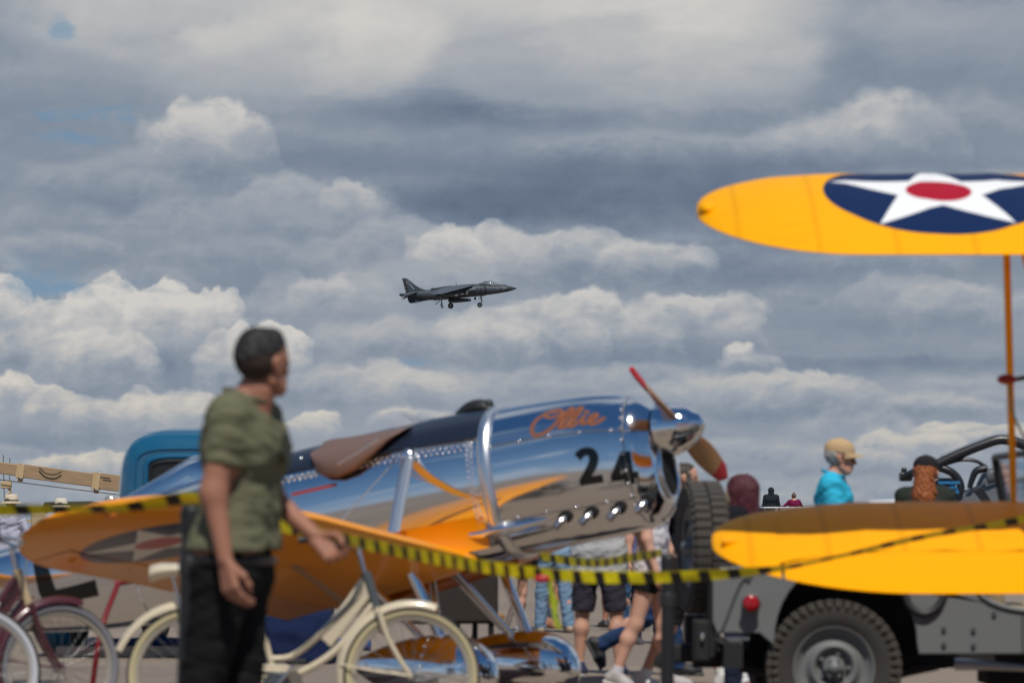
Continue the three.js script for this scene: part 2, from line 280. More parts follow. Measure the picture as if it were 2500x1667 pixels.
function netMesh(f, lo, hi, cell) {
  const n = [0, 1, 2].map((i) => Math.ceil((hi[i] - lo[i]) / cell) + 1), [nx, ny, nz] = n, val = new Float32Array(nx * ny * nz);
  for (let z = 0, i = 0; z < nz; z++) for (let y = 0; y < ny; y++) for (let x = 0; x < nx; x++, i++) val[i] = f(lo[0] + x * cell, lo[1] + y * cell, lo[2] + z * cell);
  const id = new Int32Array(nx * ny * nz).fill(-1), pos = [], idx = [], off = [0, 1, nx, nx + 1, nx * ny, nx * ny + 1, nx * ny + nx, nx * ny + nx + 1];
  const edges = [[0, 1], [2, 3], [4, 5], [6, 7], [0, 2], [1, 3], [4, 6], [5, 7], [0, 4], [1, 5], [2, 6], [3, 7]];
  for (let z = 0; z + 1 < nz; z++) for (let y = 0; y + 1 < ny; y++) for (let x = 0; x + 1 < nx; x++) {
    const o = (z * ny + y) * nx + x; let mask = 0;
    for (let c = 0; c < 8; c++) if (val[o + off[c]] < 0) mask |= 1 << c;
    if (!mask || mask === 255) continue;
    let sx = 0, sy = 0, sz = 0, m = 0;
    for (const [a, b] of edges) { const va = val[o + off[a]], vb = val[o + off[b]]; if ((va < 0) === (vb < 0)) continue; const t = va / (va - vb); sx += (a & 1) + t * ((b & 1) - (a & 1)); sy += ((a >> 1) & 1) + t * (((b >> 1) & 1) - ((a >> 1) & 1)); sz += (a >> 2) + t * ((b >> 2) - (a >> 2)); m++; }
    id[o] = pos.length / 3; pos.push(lo[0] + (x + sx / m) * cell, lo[1] + (y + sy / m) * cell, lo[2] + (z + sz / m) * cell);
  }
  const strides = [1, nx, nx * ny];
  for (let z = 1; z + 1 < nz; z++) for (let y = 1; y + 1 < ny; y++) for (let x = 1; x + 1 < nx; x++) {
    const o = (z * ny + y) * nx + x;
    for (let ax = 0; ax < 3; ax++) {
      const inside = val[o] < 0; if (inside === (val[o + strides[ax]] < 0)) continue;
      const u = strides[(ax + 1) % 3], v = strides[(ax + 2) % 3], a = id[o], b = id[o - u], c = id[o - u - v], d = id[o - v];
      if (a < 0 || b < 0 || c < 0 || d < 0) continue;
      if (inside) idx.push(a, b, c, a, c, d); else idx.push(a, c, b, a, d, c);
    }
  }
  const nor = new Float32Array(pos.length), e = cell * 0.5;
  for (let i = 0; i < pos.length; i += 3) { const [x, y, z] = [pos[i], pos[i + 1], pos[i + 2]], gx = f(x + e, y, z) - f(x - e, y, z), gy = f(x, y + e, z) - f(x, y - e, z), gz = f(x, y, z + e) - f(x, y, z - e), l = Math.hypot(gx, gy, gz) || 1; nor[i] = gx / l; nor[i + 1] = gy / l; nor[i + 2] = gz / l; }
  const g = new THREE.BufferGeometry();
  g.setAttribute('position', new THREE.Float32BufferAttribute(pos, 3)); g.setAttribute('normal', new THREE.BufferAttribute(nor, 3)); g.setIndex(idx);
  g.setAttribute('uv', new THREE.Float32BufferAttribute(pos.length / 3 * 2 ? Array.from({ length: pos.length / 3 }, (_, i) => [pos[i * 3] + pos[i * 3 + 2] * 0.7, pos[i * 3 + 1]]).flat() : [], 2));
  return g;
}
function skin(caps, cell = 0.012, k = 0.03, cut) {
  const f0 = fieldOf(caps, k), f = cut ? (x, y, z) => Math.max(f0(x, y, z), cut(x, y, z)) : f0, lo = [1e3, 1e3, 1e3], hi = [-1e3, -1e3, -1e3];
  for (const c of caps) for (const [p, r] of [[c.a, c.ra], [c.b, c.rb]]) [p.x, p.y, p.z].forEach((v, i) => { const q = r * Math.max(1, ...(c.flat ?? [1])) + 0.03; lo[i] = Math.min(lo[i], v - q); hi[i] = Math.max(hi[i], v + q); });
  return netMesh(f, lo, hi, cell);
}
// ---------------------------------------------------------------- ground: a concrete apron of big slabs
{
  const n = 1024, d = new Uint8Array(n * n * 4), r = rng(5);
  for (let y = 0, o = 0; y < n; y++) for (let x = 0; x < n; x++, o += 4) {
    const k = 0.5 * fbm(x / 90, y / 90, 5) + 0.35 * fbm(x / 9, y / 9, 3) + 0.14 * (r() - 0.5), stain = smooth(0.22, 0.5, fbm(x / 150 + 40, y / 60, 4)), v = 1 + 0.24 * k - 0.22 * stain;
    d[o] = clamp(0.82 * v) * 255; d[o + 1] = clamp(0.82 * v) * 255; d[o + 2] = clamp(0.82 * v) * 255; d[o + 3] = 255;
  }
  const t = new THREE.DataTexture(d, n, n); t.wrapS = t.wrapT = THREE.MirroredRepeatWrapping; t.magFilter = t.minFilter = THREE.LinearFilter; t.needsUpdate = true;
  const tones = [[0.272, 0.214, 0.164], [0.248, 0.196, 0.152], [0.29, 0.228, 0.175]].map(([a, b, c]) => M(a, b, c, 0.92, 0, { map: t, bumpMap: t, bumpScale: 0.004 }));
  const far = new THREE.PlaneGeometry(6000, 6000).rotateX(-Math.PI / 2), uv = far.attributes.uv; for (let i = 0; i < uv.count; i++) uv.setXY(i, uv.getX(i) * 900, uv.getY(i) * 900);
  const g = part(scene, 'ground', far.translate(0, -0.025, 0), tones[1]); g.userData.kind = 'structure';
  const slab = box(4.98, 0.03, 4.98), su = slab.attributes.uv, sp = slab.attributes.position; for (let i = 0; i < su.count; i++) su.setXY(i, sp.getX(i) / 6.7, sp.getZ(i) / 6.7);
  for (let j = 0; j < 17; j++) for (let i = -4; i < 4; i++) { const s = part(g, 'slab', slab, tones[Math.floor(r() * 3)]); s.position.set(i * 5 + 2.1, -0.015, -8 - j * 5); s.rotation.y = Math.floor(r() * 4) * Math.PI / 2; }
}
// ---------------------------------------------------------------- polished monoplane with orange wings, nose up on its main wheels
const CHROME = M(0.82, 0.83, 0.85, 0.06, 1), ALU = M(0.8, 0.81, 0.83, 0.22, 1), ORANGE = M(0.82, 0.29, 0.0, 0.3, 0, { clearcoat: 0.3, clearcoatRoughness: 0.08 }), BLACK = M(0.012, 0.012, 0.013, 0.5), RUBBER = M(0.022, 0.021, 0.02, 0.85), DARK = M(0.02, 0.02, 0.022, 0.7);
const RED = M(0.45, 0.012, 0.02, 0.4), CREAM = M(0.62, 0.53, 0.38, 0.3, 0, { clearcoat: 0.6, clearcoatRoughness: 0.1 }), GLASS = M(0.95, 0.97, 0.98, 0.03, 0, { transmission: 1, thickness: 0, ior: 1.45 });
{
  const nose = at(1720, 1030, 23.4);
  const o = thing('polished_monoplane', 'polished silver vintage monoplane with orange wings and number 24 on its nose', 'airplane', nose.toArray());
  o.rotation.order = 'YZX'; o.rotation.set(0, -27 * Math.PI / 180, 10 * Math.PI / 180);
  // X forward from the spinner tip, Y up, Z to the plane's right.   [X, top, bottom, half width]
  const ST = [[-0.3, 0.15, -0.46, 0.2], [-0.34, 0.19, -0.52, 0.235], [-0.4, 0.232, -0.56, 0.275], [-0.5, 0.268, -0.577, 0.3], [-0.7, 0.305, -0.585, 0.33], [-0.92, 0.322, -0.585, 0.35], [-1.14, 0.333, -0.585, 0.36], [-1.34, 0.338, -0.59, 0.37], [-1.54, 0.352, -0.6, 0.376], [-2, 0.356, -0.597, 0.38], [-2.63, 0.345, -0.592, 0.37], [-2.97, 0.335, -0.59, 0.355], [-3.6, 0.31, -0.585, 0.325], [-4.27, 0.235, -0.56, 0.28], [-4.62, 0.17, -0.53, 0.25], [-5.22, 0.115, -0.44, 0.18], [-5.8, 0.075, -0.33, 0.1], [-6.2, 0.04, -0.25, 0.04]];
  const cub = (x, k) => { let i = 0; while (i < ST.length - 2 && ST[i + 1][0] > x) i++; const p = (j) => ST[clamp(j, 0, ST.length - 1)], t = clamp((x - p(i)[0]) / (p(i + 1)[0] - p(i)[0])), h = p(i + 1)[0] - p(i)[0];
    const sl = (a, b) => (p(b)[k] - p(a)[k]) / ((p(b)[0] - p(a)[0]) || 1), m0 = i ? sl(i - 1, i + 1) : sl(0, 1), m1 = i < ST.length - 2 ? sl(i, i + 2) : sl(i, i + 1);
    return (2 * t ** 3 - 3 * t * t + 1) * p(i)[k] + (t ** 3 - 2 * t * t + t) * h * m0 + (-2 * t ** 3 + 3 * t * t) * p(i + 1)[k] + (t ** 3 - t * t) * h * m1; };
  const E = 2 / 2.3, sp = (v) => Math.sign(v) * Math.abs(v) ** E;
  const hull = (X, a, out = 0) => { const t = cub(X, 1), b = cub(X, 2), w = cub(X, 3); return [X, (t + b) / 2 + ((t - b) / 2 + out) * sp(Math.cos(a)), (w + out) * sp(Math.sin(a))]; };
  const patch = (x0, x1, a0, a1, out, nx = 24, na = 10) => loft(Array.from({ length: nx + 1 }, (_, i) => Array.from({ length: na + 1 }, (_, j) => hull(lerp(x0, x1, i / nx), lerp(typeof a0 === 'function' ? a0(i / nx) : a0, typeof a1 === 'function' ? a1(i / nx) : a1, j / na), out))), { closed: false });
  // fuselage paint: lettering and registration on bare polished metal. u runs along X, v round the girth
  const XA = -0.3, XB = -6.2, TW = 2048, TH = 1024;
  const draw = (metal) => (g, w, h) => {
    g.fillStyle = metal ? '#ffffff' : '#e6e8ea'; g.fillRect(0, 0, w, h);
    const px = (X) => (X - XB) / (XA - XB) * w, py = (deg) => (0.5 - deg / 360) * h, mpx = w / (XA - XB), mpy = h / 2.9;
    const paint = (c) => metal ? '#000000' : c;
    const at2 = (X, deg, fn) => { g.save(); g.translate(px(X), py(deg)); g.scale(mpx / 100, -mpy / 100); fn(); g.restore(); };   // 1 unit = 1 cm
    const text = (s, X, deg, size, c) => at2(X, deg, () => { g.scale(0.82, 1); g.fillStyle = paint(c); g.font = 'bold ' + size + 'px sans-serif'; g.textAlign = 'center'; g.textBaseline = 'middle'; g.fillText(s, 0, 0); });
    g.translate(0, 0);
    at2(-0.665, 92, () => { g.font = 'bold 25px sans-serif'; g.textAlign = 'center'; g.textBaseline = 'middle'; g.fillStyle = paint('#0d0d0e'); g.scale(1.12, 1); g.fillText('2', 0, 0); g.lineWidth = 1.7; g.strokeStyle = paint('#0d0d0e'); g.strokeText('2', 0, 0); });
    at2(-0.455, 97, () => { g.font = 'bold 25px sans-serif'; g.textAlign = 'center'; g.textBaseline = 'middle'; g.fillStyle = paint('#0d0d0e'); g.scale(1.12, 1); g.fillText('4', 0, 0); g.lineWidth = 1.7; g.strokeStyle = paint('#0d0d0e'); g.strokeText('4', 0, 0); });
    // the name on the cowl in looping script
    at2(-0.78, 52, () => {
      const stroke = (lw, c) => {
        g.lineWidth = lw; g.strokeStyle = paint(c); g.lineCap = g.lineJoin = 'round';
        g.beginPath(); g.moveTo(-8, -8.5); g.bezierCurveTo(-15, -13, -25, -2, -23.5, 6); g.bezierCurveTo(-22, 13, -11, 9, -6, 0); g.bezierCurveTo(-2, -8, -5, -12, -10, -11); g.bezierCurveTo(-17, -10, -17, -5, -12, -4); g.bezierCurveTo(-8, -3.4, -4, -5, -1, -7); g.stroke();
        for (const x of [-4, 2]) { g.beginPath(); g.moveTo(x - 1.5, 6); g.bezierCurveTo(x + 2, 3, x + 8, -9, x + 6, -11); g.bezierCurveTo(x + 4, -12, x - 1, 2, x, 5.5); g.bezierCurveTo(x + 1, 8, x + 4, 5, x + 5, 3); g.stroke(); }
        g.beginPath(); g.moveTo(8.5, 3.5); g.lineTo(11, -1.5); g.bezierCurveTo(9, 4, 9, 7, 12.5, 4.5); g.stroke(); g.beginPath(); g.arc(12.2, -5.2, 0.5, 0, 7); g.stroke();
        g.beginPath(); g.moveTo(13, 4); g.bezierCurveTo(18, 3, 21, -2, 18, -2.6); g.bezierCurveTo(14, -2, 13, 7, 17, 6); g.bezierCurveTo(20, 5.2, 22, 3, 23.5, 1.5); g.stroke();
      };
      stroke(2.9, '#6b3a26'); stroke(1.3, '#9a6446');
    });
    // registration letters low on the rear fuselage
    for (const [s, X] of [['N', -5.55], ['L', -4.6], ['8', -3.8], ['1', -3.25]]) { if (s === 'L') { g.fillStyle = paint('#0d0d0e'); g.beginPath(); const P = [[-4.84, 68], [-4.73, 66], [-4.67, 98], [-4.335, 97.5], [-4.335, 113], [-4.78, 113], [-4.815, 100]]; P.forEach(([X, a], i) => i ? g.lineTo(px(X), py(a)) : g.moveTo(px(X), py(a))); g.fill(); } else text(s, X, 92, 44, '#0d0d0e'); }
    g.fillStyle = paint('#9c3322'); g.fillRect(px(-2.74), py(73.5), px(-2.4) - px(-2.74), 7);
    g.fillStyle = paint('#7a2320'); g.fillRect(px(-5.4), py(104), px(-4.86) - px(-5.4), 6);
  };
  const cmap = canvasTexture(TW, TH, draw(false)), mmap = canvasTexture(TW, TH, draw(true), false);
  const wave = grain(256, 21, 0.3, 0.7, 5, 5, 3);
  const HULL = new THREE.MeshPhysicalMaterial({ color: new THREE.Color().setRGB(0.96, 0.97, 0.99), map: cmap, metalnessMap: mmap, metalness: 1, roughness: 0.13, roughnessMap: grain(256, 55, 0.3, 1, 9, 9), bumpMap: wave, bumpScale: 0.0012, side: THREE.DoubleSide });
  const xs = [...Array(13)].map((_, i) => -0.3 - 0.02 * i).concat([...Array(66)].map((_, i) => -0.58 - i * 0.0865));
  const N = 72, ring = (X) => Array.from({ length: N }, (_, j) => hull(Math.max(X, -6.2), -Math.PI + j / N * 2 * Math.PI));
  const body = part(o, 'fuselage', loft(xs.map(ring), { caps: false, uv: (i, j) => [(Math.max(xs[i], XB) - XB) / (XA - XB), j / N] }), HULL);
  // nose face with its two oval intakes
  part(o, 'nose_bowl', loft([ring(-0.3), ring(-0.3).map(([x, y, z]) => [-0.285, y * 0.9 - 0.015, z * 0.8]), ring(-0.3).map(([x, y, z]) => [-0.29, y * 0.4 - 0.08, z * 0.2])]), CHROME);
  part(o, 'intake', ball(1, -0.285, -0.25, 0.02, 0.02, 0.165, 0.115), M(0.004, 0.004, 0.004, 0.9));
  part(o, 'intake_lip', new THREE.TorusGeometry(0.14, 0.013, 10, 40).scale(0.84, 1.2, 1).rotateY(Math.PI / 2).translate(-0.279, -0.25, 0.02), CHROME);
  // propeller and spinner
  part(o, 'spinner', lathe([[0.17, 0], [0.168, 0.06], [0.15, 0.13], [0.112, 0.2], [0.062, 0.255], [0.025, 0.278], [0, 0.283]], 40).rotateZ(-Math.PI / 2).translate(-0.283, 0, 0), CHROME);
  const WOOD = new THREE.MeshPhysicalMaterial({ map: canvasTexture(256, 256, (g, w, h) => { g.fillStyle = '#b07c48'; g.fillRect(0, 0, w, h); const r = rng(4); for (let i = 0; i < 26; i++) { g.fillStyle = `rgba(${80 + r() * 60},${45 + r() * 30},20,${0.15 + 0.3 * r()})`; g.fillRect(r() * w, 0, 3 + r() * 9, h); } }), roughness: 0.35, clearcoat: 0.6, clearcoatRoughness: 0.15, side: THREE.DoubleSide });
  const prop = part(o, 'propeller', ball(0.07, 0, 0, 0, 1.1, 1, 1), WOOD); prop.position.set(-0.17, 0, 0);
  for (const s of [1, -1]) {
    const blade = (r0, r1, n) => loft(Array.from({ length: n + 1 }, (_, i) => { const r = lerp(r0, r1, i / n), c = 0.075 * (0.55 + 1.15 * Math.sin(Math.PI * clamp((r - 0.02) / 0.78) ** 0.85)) * (r > 0.6 ? Math.sqrt(clamp((0.665 - r) / 0.065)) + 0.05 : 1), tw = 1.15 - 1.15 * r, t = 0.024 * (1 - r) + 0.006; return Array.from({ length: 18 }, (_, j) => { const a = j / 18 * 2 * Math.PI, u = Math.cos(a) * c * 0.62, v = Math.sin(a) * t; return [v * Math.cos(tw) + u * Math.sin(tw) * 0.9, r, u * Math.cos(tw) - v * Math.sin(tw)]; }); }));
    const b = part(prop, 'blade', blade(0.02, 0.52, 22), WOOD), tip = part(b, 'red_tip', blade(0.52, 0.662, 12), RED, 'red painted propeller tip');
    b.rotation.x = s > 0 ? Math.atan2(0.56, 0.338) : Math.PI + Math.atan2(0.56, 0.29);
  }
  // joint band, cockpit deck, seams, rivets
  const band = (x0, x1, out) => loft([-0.02, 0, 0.25, 0.5, 0.75, 1, 1.02].map((t, i) => Array.from({ length: N }, (_, j) => hull(lerp(x0, x1, t), -Math.PI + j / N * 2 * Math.PI, i === 0 || i === 6 ? -0.004 : out * (0.35 + 0.65 * Math.sin(Math.PI * clamp(t)))))), { caps: false });
  part(o, 'joint_band', band(-1.305, -1.39, 0.026), M(0.8, 0.81, 0.83, 0.3, 1));
  const NAVY = M(0.012, 0.018, 0.034, 0.3, 0, { bumpMap: NOISE_FINE, bumpScale: 0.001, clearcoat: 0.25, clearcoatRoughness: 0.35 });
  const edge = (t) => lerp(0.99, 0.84, t);
  part(o, 'cockpit_deck', patch(-1.395, -3.35, (t) => -edge(t), edge, 0.007, 30, 24), NAVY);
  part(o, 'deck_edge', tube(Array.from({ length: 20 }, (_, i) => hull(lerp(-1.4, -3.35, i / 19), edge(i / 19), 0.006)), 0.007, 6, 40), NAVY);
  const rivets = [], stud = new THREE.SphereGeometry(0.0085, 8, 5), put = (X, a, s = 1) => { const p = hull(X, a, 0.001); rivets.push(stud.clone().scale(s, s, s).translate(...p)); };
  for (let X = -1.44; X > -4.2; X -= 0.042) { put(X, edge((-1.395 - X) / 1.95) + 0.09); put(X - 0.02, edge((-1.395 - X) / 1.95) + 0.155); }
  for (let a = 0.98; a < 2.5; a += 0.07) { put(-1.43, a); put(-1.46, a + 0.03); put(-4.02, a - 0.2, 0.9); }
  for (let a = 0.55; a < 2.4; a += 0.19) put(-0.44, a, 1.3);
  for (let X = -0.5; X > -1.3; X -= 0.2) { put(X, 1.16, 1.4); put(X - 0.1, 2.1, 1.4); }
  for (const [X, a] of [[-2.02, 0.5], [-2.12, 0.47], [-3.0, 0.62], [-3.08, 0.6], [-3.16, 0.62], [-2.7, 0.62]]) put(X, a, 1.7);
  const rv = part(o, 'rivets', rivets, M(0.85, 0.86, 0.88, 0.2, 1)); rv.userData.kind = 'stuff';
  const SEAM = M(0.18, 0.17, 0.16, 0.5, 0.6);
  const seam = (x0, x1, a) => part(o, 'panel_seam', tube(Array.from({ length: 16 }, (_, i) => hull(lerp(x0, x1, i / 15), a, 0)), 0.0045, 6, 30), SEAM);
  seam(-0.36, -1.3, 1.16); seam(-0.36, -1.3, 2.12); seam(-1.4, -4.9, 1.02);
  for (const x of [-0.43, -4.02, -4.9]) part(o, 'panel_seam', tube(Array.from({ length: 28 }, (_, i) => hull(x, lerp(0.3, 2.75, i / 27), 0)), 0.004, 6, 50), SEAM);
  // four exhaust stubs in dark ports, a faired blister behind them
  for (const [x, a] of [[-0.9, 2.25], [-0.73, 2.26], [-0.55, 2.27], [-0.38, 2.28]]) {
    const p = V3(...hull(x, a, 0.002)), s = part(o, 'exhaust_stub', tube([p.clone().add(V3(0.03, 0.03, -0.05)), p.clone().add(V3(-0.012, -0.016, 0.025)), p.clone().add(V3(-0.046, -0.05, 0.055))], 0.026, 16), M(0.75, 0.72, 0.68, 0.18, 1));
    part(s, 'port', ball(0.052, p.x + 0.012, p.y + 0.02, p.z, 1, 1, 0.42), M(0.006, 0.006, 0.006, 0.8));
  }
  part(o, 'blister', tube([hull(-1.0, 2.22, -0.01), hull(-1.12, 2.2, 0.02), hull(-1.3, 2.2, 0.03), hull(-1.5, 2.2, 0.015), hull(-1.62, 2.2, -0.02)], (t) => 0.01 + 0.026 * Math.sin(Math.PI * t), 14, 30), CHROME);
  // headrest fairing, windscreens, leather cover folded out of the cockpit
  part(o, 'headrest_fairing', loft([[-3.28, 0.3, 0.12], [-3.34, 0.4, 0.15], [-3.45, 0.452, 0.155], [-3.62, 0.455, 0.15], [-3.9, 0.37, 0.12], [-4.27, 0.262, 0.09], [-4.6, 0.185, 0.06], [-5.0, 0.13, 0.03]].map(([x, y, w]) => Array.from({ length: 28 }, (_, j) => { const a = j / 28 * 2 * Math.PI; return [x, y - 0.2 + 0.2 * sp(Math.cos(a)), w * sp(Math.sin(a))]; }))), CHROME);
  const LEATHER = M(0.17, 0.105, 0.085, 0.42, 0, { bumpMap: NOISE_FINE, bumpScale: 0.002 });
  const fold = [[-2.58, 0.225, 0.33, 0.27], [-2.545, 0.155, 0.345, 0.305], [-2.46, 0.1, 0.345, 0.34], [-2.36, 0.08, 0.335, 0.36], [-2.25, 0.1, 0.33, 0.36], [-2.12, 0.17, 0.33, 0.34], [-2.0, 0.25, 0.33, 0.3], [-1.9, 0.31, 0.325, 0.22]];
  part(o, 'leather_cover', loft(fold.map(([x, y0, y1, z0]) => { const R = []; for (let j = 0; j <= 10; j++) { const t = j / 10; R.push([x + 0.01 * Math.sin(9 * t), lerp(y0, y1, t), z0 + 0.035 + 0.03 * Math.sin(Math.PI * t) - 0.14 * t * t]); } for (let j = 10; j >= 0; j--) { const t = j / 10; R.push([x + 0.01 * Math.sin(9 * t), lerp(y0, y1, t) + 0.004, z0 + 0.022 + 0.03 * Math.sin(Math.PI * t) - 0.14 * t * t]); } return R; })), LEATHER, 'brown leather cockpit cover draped over the side');
  part(o, 'cover_strap', tube([[-2.35, 0.16, 0.4], [-2.2, 0.21, 0.385], [-2.06, 0.27, 0.35]], 0.012, 8, 12), M(0.5, 0.48, 0.45, 0.35, 0.8));
  for (const [x, w] of [[-1.82, 0.2], [-2.95, 0.18]]) { const ws = part(o, 'windscreen', loft([[0, 0], [-0.3, 0.125]].map(([dx, dy]) => Array.from({ length: 15 }, (_, j) => { const a = lerp(-1.25, 1.25, j / 14), h = cub(x, 1); return [x + dx * (0.55 + 0.45 * Math.cos(a)) - 0.05 * (1 - Math.cos(a)), h - 0.005 + dy * (0.3 + 0.7 * Math.cos(a)) - w * 0.5 * (1 - Math.cos(a)), w * Math.sin(a) * (1 + dx * 0.2)]; })), { closed: false }), M(0.78, 0.77, 0.8, 0.06, 0, { transmission: 0.85, thickness: 0, ior: 1.4 })); part(ws, 'windscreen_base', tube(Array.from({ length: 15 }, (_, j) => { const a = lerp(-1.25, 1.25, j / 14), h = cub(x, 1); return [x - 0.05 * (1 - Math.cos(a)), h - w * 0.5 * (1 - Math.cos(a)), w * Math.sin(a)]; }), 0.012, 8, 30), BLACK); }
  part(o, 'filler_cap', [tube([[-1.42, 0.34, 0], [-1.47, 0.37, 0], [-1.56, 0.375, 0], [-1.66, 0.345, 0]], (t) => 0.035 + 0.02 * Math.sin(Math.PI * t), 12, 16), ball(0.03, -1.43, 0.385, 0.01)], M(0.015, 0.017, 0.016, 0.45));
  // wings: low, thick, elliptical tips; a roundel is painted under each tip
  const disc = (g, x, y, r, ry = r) => { g.beginPath(); g.ellipse(x, y, r, ry, 0, 0, 7); g.fill(); };
  const starPath = (g, x, y, r, ry, turn) => { g.beginPath(); for (let i = 0; i < 10; i++) { const a = turn + i * Math.PI / 5, q = i % 2 ? 0.382 : 1; g.lineTo(x + Math.sin(a) * r * q, y - Math.cos(a) * ry * q); } g.closePath(); g.fill(); };
  const wingMap = canvasTexture(1024, 512, (g, w, h) => {   // u: span 0..4.6, v: X -1.3..-3.1; left half upper side, right half lower side
    g.fillStyle = '#f89c00'; g.fillRect(0, 0, w, h);
    const cx = w / 2 + (2.9 / 4.6) * w / 2, cy = (-1.3 + 2.18) / 1.8 * h, r = 0.45 / 4.6 * w / 2, ry = 0.45 / 1.8 * h;
    g.fillStyle = '#14264e'; disc(g, cx, cy, r, ry); g.fillStyle = '#e4e2dc'; starPath(g, cx, cy, r * 0.98, ry * 0.98, 0); g.fillStyle = '#b3172c'; disc(g, cx, cy, r * 0.31, ry * 0.31);
  });
  const WING = new THREE.MeshPhysicalMaterial({ map: wingMap, roughness: 0.34, specularIntensity: 0.7, clearcoat: 0.25, clearcoatRoughness: 0.08, side: THREE.DoubleSide });
  const foil = (c) => { const t = 0.135 * 5 * (0.2969 * Math.sqrt(c) - 0.126 * c - 0.3516 * c * c + 0.2843 * c ** 3 - 0.1036 * c ** 4), m = 0.04 * (c < 0.4 ? (0.8 * c - c * c) / 0.16 : (0.2 + 0.8 * c - c * c) / 0.36); return [m + t, m * 0.6 - t * 0.8]; };
  const wingGeo = (s, c0, c1, z0, z1, nz) => {
    const rows = [], span = s > 0 ? 1 : 0.9;
    for (let i = 0; i <= nz; i++) {
      const z = lerp(z0, z1, i / nz), q = clamp((z - 2.9) / 1.0), el = Math.sqrt(Math.max(0, 1 - q * q)), L = lerp(-1.52, -1.57, z / 3.4), T = lerp(-2.9, -2.83, z / 3.3), mid = lerp(-2.12, -2.26, q), le = lerp(mid, L, el), te = lerp(mid, T, el), ch = Math.max(le - te, 0.01);
      const Y = z < 2.1 ? lerp(-0.585, -0.335, (z - 0.3) / 1.8) : lerp(-0.335, -0.2, Math.sin(Math.min(1, (z - 2.1) / 2.0) * Math.PI / 2)), R = [];
      for (let k = 0; k <= 22; k++) { const c = lerp(c1, c0, 1 - (1 - k / 22) ** 1.6 === 0 ? 0 : k / 22), cc = c0 + (c1 - c0) * (1 - k / 22) ** 1.7; R.push([le - cc * ch, Y - cc * ch * 0.115 + foil(cc)[0] * ch, s * z * span]); }
      for (let k = 0; k <= 22; k++) { const cc = c0 + (c1 - c0) * (k / 22) ** 1.7; R.push([le - cc * ch, Y - cc * ch * 0.115 + foil(cc)[1] * ch - (cc > 0.99 ? 0.004 : 0), s * z * span]); }
      rows.push(R);
    }
    return loft(rows, { closed: false, uv: (i, j) => { const R = rows[i], n = R.length, p = R[j % n], low = j % n >= 23; return [clamp(Math.abs(p[2]) / span / 4.6, 0.002, 0.998) / 2 + (low ? 0.5 : 0), 1 - clamp((-1.3 - p[0]) / 1.8)]; } });
  };
  for (const s of [1, -1]) {
    const span = s > 0 ? 1 : 0.9, w = part(o, 'wing', wingGeo(s, 0, 0.76, 0.3, 3.9, 46), WING);
    part(w, 'wing_tip', wingGeo(s, 0.7, 1, 3.32, 3.895, 14), WING);
    part(w, 'aileron', wingGeo(s, 0.775, 1, 1.75, 3.3, 12), WING);
    part(w, 'flap', wingGeo(s, 0.775, 1, 0.36, 1.73, 10), ORANGE);
    part(w, 'root_fillet', loft(Array.from({ length: 12 }, (_, i) => { const t = i / 11, X = lerp(-1.42, -3.3, t), r = 0.05 + 0.15 * Math.sin(Math.PI * Math.min(1, t * 0.85 + 0.12)); return Array.from({ length: 10 }, (_, j) => { const a = j / 9; const p = hull(X, lerp(1.95, 2.55, a), 0.004); return [p[0], p[1], s * (p[2] + r * a * a * 0.9)]; }); }), { closed: false }), ORANGE);
    for (const z of [1.9, 2.5, 3.1]) part(w, 'hinge', tube([[-2.5, -0.4 + (z - 2.1) * 0.08, s * z * span], [-2.66, -0.45 + (z - 2.1) * 0.08, s * z * span]], 0.018, 8), ORANGE);
    part(w, 'tip_lamp', ball(0.03, -1.95, -0.24, s * 3.72 * span, 1.6, 0.8, 1), M(0.8, 0.22, 0.02, 0.2, 0));
    // wing brace, flying wires, legs, wheel fairings
    const tp = [-1.865, 0.125, s * 0.36], bt = [-1.62, -0.4, s * 1.16];
    const br = part(o, 'wing_brace', loft([tp, bt].map((p) => Array.from({ length: 20 }, (_, j) => { const a = j / 20 * 2 * Math.PI; return [p[0] + 0.042 * Math.cos(a), p[1], p[2] + 0.03 * Math.sin(a)]; }))), M(0.82, 0.83, 0.85, 0.28, 1));
    part(br, 'brace_cap', ball(0.05, ...tp, 1, 1, 0.8), ALU);
    part(o, 'landing_wire', tube([[-1.95, 0.12, s * 0.37], [-1.75, -0.33, s * 1.6]], 0.006, 6), ALU);
    for (const d of [0, 0.03]) part(o, 'flying_wire', tube([[-2.15 + d, -0.4, s * 1.75], [-1.98 + d, -0.98, s * 0.78]], 0.006, 6), M(0.35, 0.3, 0.26, 0.4, 0.8));
    part(o, 'gear_leg', tube([[-1.86, -0.5, s * 0.62], [-1.7, -1.08, s * 0.58]], 0.036, 14), CHROME);
    part(o, 'gear_leg', tube([[-2.2, -0.55, s * 0.6], [-1.8, -1.08, s * 0.57]], 0.022, 12), ALU);
    part(o, 'gear_leg', tube([[-1.95, -0.55, s * 0.12], [-1.76, -1.08, s * 0.52]], 0.022, 12), ALU);
    const spat = new THREE.Group(); spat.name = 'wheel_fairing'; spat.position.set(-1.755, -1.265, s * 0.57); spat.rotation.z = -12 * Math.PI / 180; o.add(spat);
    const skinS = loft([...Array(25)].map((_, i) => { const t = (i / 24) ** 1.4, x = lerp(0.38, -0.66, t), rr = t < 0.28 ? Math.sqrt(clamp(1 - ((0.28 - t) / 0.28) ** 2.1)) : Math.cos((t - 0.28) / 0.72 * Math.PI / 2) ** 0.85; return Array.from({ length: 36 }, (_, j) => { const a = j / 36 * 2 * Math.PI; return [x, 0.025 * t + 0.235 * rr * sp(Math.cos(a)) + 0.012, 0.18 * rr * sp(Math.sin(a))]; }); }));
    part(spat, 'fairing_shell', skinS, CHROME);
